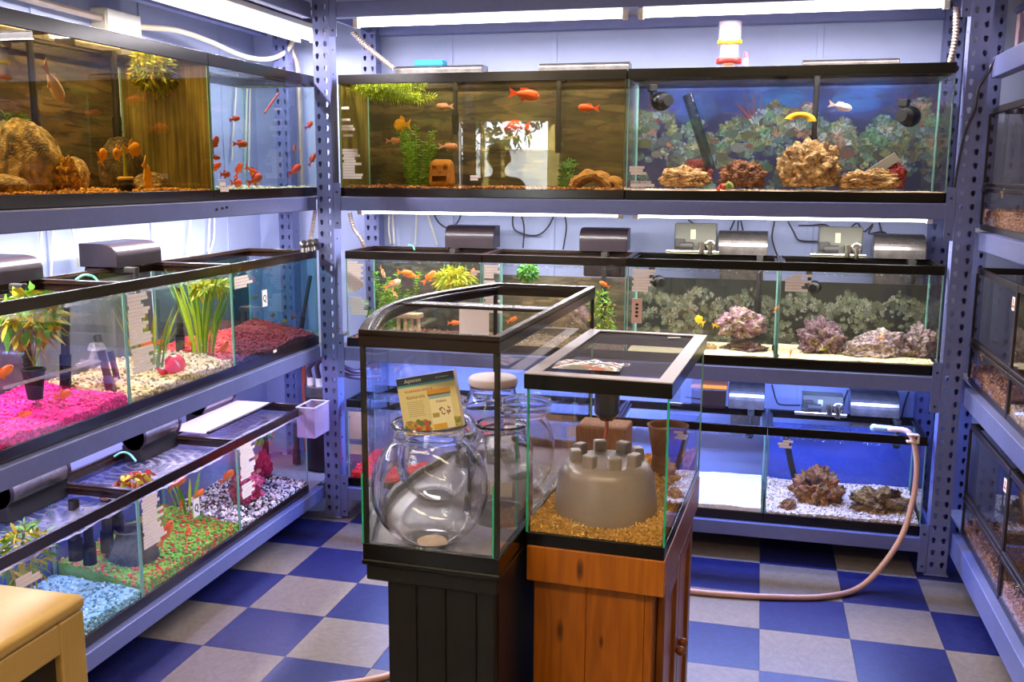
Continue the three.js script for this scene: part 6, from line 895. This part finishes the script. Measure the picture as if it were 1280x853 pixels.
{ const o = thing('clamp_lamp', 'white tube lamp lying on the top shelf of the right rack', 'lamp', [2.86, 2.012, 0.08]); mesh('base', rb(-0.05, 0.3, 0, 0.05, 0, 0.5, 0.006), M.brownFrame, o); mesh('reflector', rb(-0.05, 0.04, 0.0505, 0.11, 0, 0.5, 0.01), emissive([1, 0.93, 0.98], 1.6), o); const a = new THREE.RectAreaLight(0xffeef8, 2, 0.4, 0.05); a.position.set(-0.052, 0.08, 0.25); a.rotation.y = -Q; o.add(a); }

// ---------- behind the camera: what the tank glass mirrors ----------
solo('street_ground', bb(-14, 10, -0.5, -0.1, 6.75, 24), std({ color: 0xdedcd6, roughness: 0.95 }), 'unseen pale pavement outside the shop window', 'pavement');  // out of view; pale so the foot of the mirrored window stays bright
{ const t = thing('street_tree', 'leafy tree outside the shop window', 'tree', [-3.1, -0.1, 11.8]), r = rng(444), T = new Tri(); mesh('trunk', tube([[0, 0, 0], [0.05, 1.2, 0], [-0.05, 2.4, 0.1], [0.1, 3.6, 0]], 0.13, 16, 10), std({ color: 0x4a3c30, roughness: 0.9 }), t);
  for (let i = 0; i < 2600; i++) { const a = r() * 6.28, u = r() * 2 - 1, q = Math.cbrt(r()), s = Math.sqrt(1 - u * u), c = V(Math.cos(a) * s * q * 1.9, 3.3 + u * q * 1.5, Math.sin(a) * s * q * 1.5); blade(T, c, V(r() - 0.5, r() - 0.6, r() - 0.5), 0.16, 0.09, V(0, -0.2, 0), V(r() - 0.5, r() - 0.5, r() - 0.5), 2); } mesh('crown', T.geo(), leafMat(0x3c4a2c), t); }
{ const c = thing('unseen_van', 'unseen white van parked outside the shop window', 'van', [-1.2, -0.1, 13.2], 0.1), s = new THREE.Shape(); s.moveTo(-2.3, 0.35); s.lineTo(-2.3, 1.75); s.quadraticCurveTo(-2.25, 2.05, -1.9, 2.08); s.lineTo(0.9, 2.08); s.quadraticCurveTo(1.2, 2.05, 1.55, 1.35); s.lineTo(2.2, 1.1); s.quadraticCurveTo(2.35, 1, 2.35, 0.35); s.closePath(); mesh('body', new THREE.ExtrudeGeometry(s, { depth: 1.7, bevelEnabled: true, bevelSize: 0.05, bevelThickness: 0.05, bevelSegments: 2 }), std({ color: 0xf2f2f0, roughness: 0.3 }), c); for (const x of [-1.5, 1.5]) for (const z of [-0.02, 1.6]) mesh('wheel', cyl(0.33, 0.33, 0.2, x, 0.33, z, 'z', 24), M.blackMatte, c); mesh('window', bb(0.5, 1.0, 1.35, 1.8, -0.06, -0.051), M.black, c); }  // out of view; gives the white shape mirrored in the tank glass
{ // a shopper standing before the window, seen only mirrored
  const J = [[[0, 0.92, 0], 0.15, [0, 1.22, 0.01], 0.15], [[0, 1.22, 0.01], 0.15, [0, 1.42, 0.0], 0.13], [[-0.14, 1.45, 0], 0.075, [0.14, 1.45, 0], 0.075], [[0, 1.45, 0], 0.06, [0, 1.58, 0], 0.055], [[-0.18, 1.43, 0], 0.062, [-0.22, 1.15, -0.02], 0.05], [[-0.22, 1.15, -0.02], 0.046, [-0.2, 0.9, 0.06], 0.036], [[0.18, 1.43, 0], 0.062, [0.22, 1.15, -0.02], 0.05], [[0.22, 1.15, -0.02], 0.046, [0.2, 0.9, 0.06], 0.036], [[-0.09, 0.9, 0], 0.105, [-0.1, 0.5, 0.02], 0.072], [[-0.1, 0.5, 0.02], 0.066, [-0.1, 0.09, -0.02], 0.046], [[0.09, 0.9, 0], 0.105, [0.1, 0.5, 0.02], 0.072], [[0.1, 0.5, 0.02], 0.066, [0.1, 0.09, -0.02], 0.046], [[-0.1, 0.05, -0.03], 0.045, [-0.11, 0.04, 0.14], 0.038], [[0.1, 0.05, -0.03], 0.045, [0.11, 0.04, 0.14], 0.038], [[0, 1.68, 0.0], 0.088, [0, 1.74, 0.0], 0.095], [[0, 1.64, 0.05], 0.05, [0, 1.66, 0.03], 0.06], [[0, 1.69, 0.09], 0.016, [0, 1.675, 0.105], 0.014]];
  for (const s of [-1, 1]) { J.push([[s * 0.2, 0.9, 0.06], 0.034, [s * 0.2, 0.82, 0.08], 0.03]); for (let f = 0; f < 4; f++) J.push([[s * 0.2 + (f - 1.5) * 0.017 * 0.6, 0.82, 0.08 + (f - 1.5) * 0.017], 0.0095, [s * 0.195 + (f - 1.5) * 0.01, 0.74 + (f === 3 ? 0.015 : 0), 0.092 + (f - 1.5) * 0.02], 0.008]); J.push([[s * 0.19, 0.86, 0.09], 0.011, [s * 0.17, 0.8, 0.125], 0.009]); J.push([[s * 0.092, 1.7, 0], 0.02, [s * 0.096, 1.68, 0], 0.016]); }
  const cap = (p, [a, ra, b, rb_]) => { const ba = V(b[0] - a[0], b[1] - a[1], b[2] - a[2]), pa = V(p.x - a[0], p.y - a[1], p.z - a[2]), h = clamp(pa.dot(ba) / ba.lengthSq(), 0, 1); return pa.addScaledVector(ba, -h).length() - (ra + (rb_ - ra) * h); };
  const N = 96, mc = new MarchingCubes(N, new THREE.MeshBasicMaterial(), false, false, 200000), S = 0.96, q = V(0, 0, 0); mc.isolation = 0;
  for (let z = 0; z < N; z++) for (let y = 0; y < N; y++) for (let x = 0; x < N; x++) { q.set((x / N * 2 - 1) * S, (y / N * 2 - 1) * S + 0.93, (z / N * 2 - 1) * S); let d = 1; if (Math.abs(q.x) < 0.4 && Math.abs(q.z) < 0.3) { d = 9; for (const b of J) { const e = cap(q, b), k = b[1] < 0.02 ? 0.008 : 0.035, hh = Math.max(k - Math.abs(d - e), 0) / k; d = Math.min(d, e) - hh * hh * k * 0.25; } } mc.field[x + y * N + z * N * N] = -d; }
  mc.update(); const n = mc.count, P = new Float32Array(mc.positionArray.slice(0, n * 3)), C_ = new Float32Array(n * 3);
  for (let i = 0; i < n; i++) { P[i * 3] *= S; P[i * 3 + 1] = P[i * 3 + 1] * S + 0.93; P[i * 3 + 2] *= S; const y = P[i * 3 + 1], hand = y < 0.89 && Math.abs(P[i * 3]) > 0.165 && y > 0.7, c = y > 1.745 || (y > 1.62 && P[i * 3 + 2] < -0.01) ? [0.03, 0.022, 0.016] : y > 1.52 || hand ? [0.42, 0.25, 0.18] : y > 0.93 ? [0.09, 0.10, 0.07] : y > 0.09 ? [0.03, 0.035, 0.06] : [0.02, 0.02, 0.02]; C_.set(c, i * 3); }
  const g = new THREE.BufferGeometry(); g.setAttribute('position', new THREE.BufferAttribute(P, 3)); g.setAttribute('color', new THREE.BufferAttribute(C_, 3)); const w = mergeVertices(g, 1e-4); w.computeVertexNormals();
  const m = solo('person', norm(w), M.vertex, 'person in dark jacket standing before the shop window', 'person'); m.position.set(-0.52, 0.0, 5.0); m.rotation.y = 2.9; m.scale.set(1.05, 1.02, 1.05);
}
renderer.render(scene, camera);
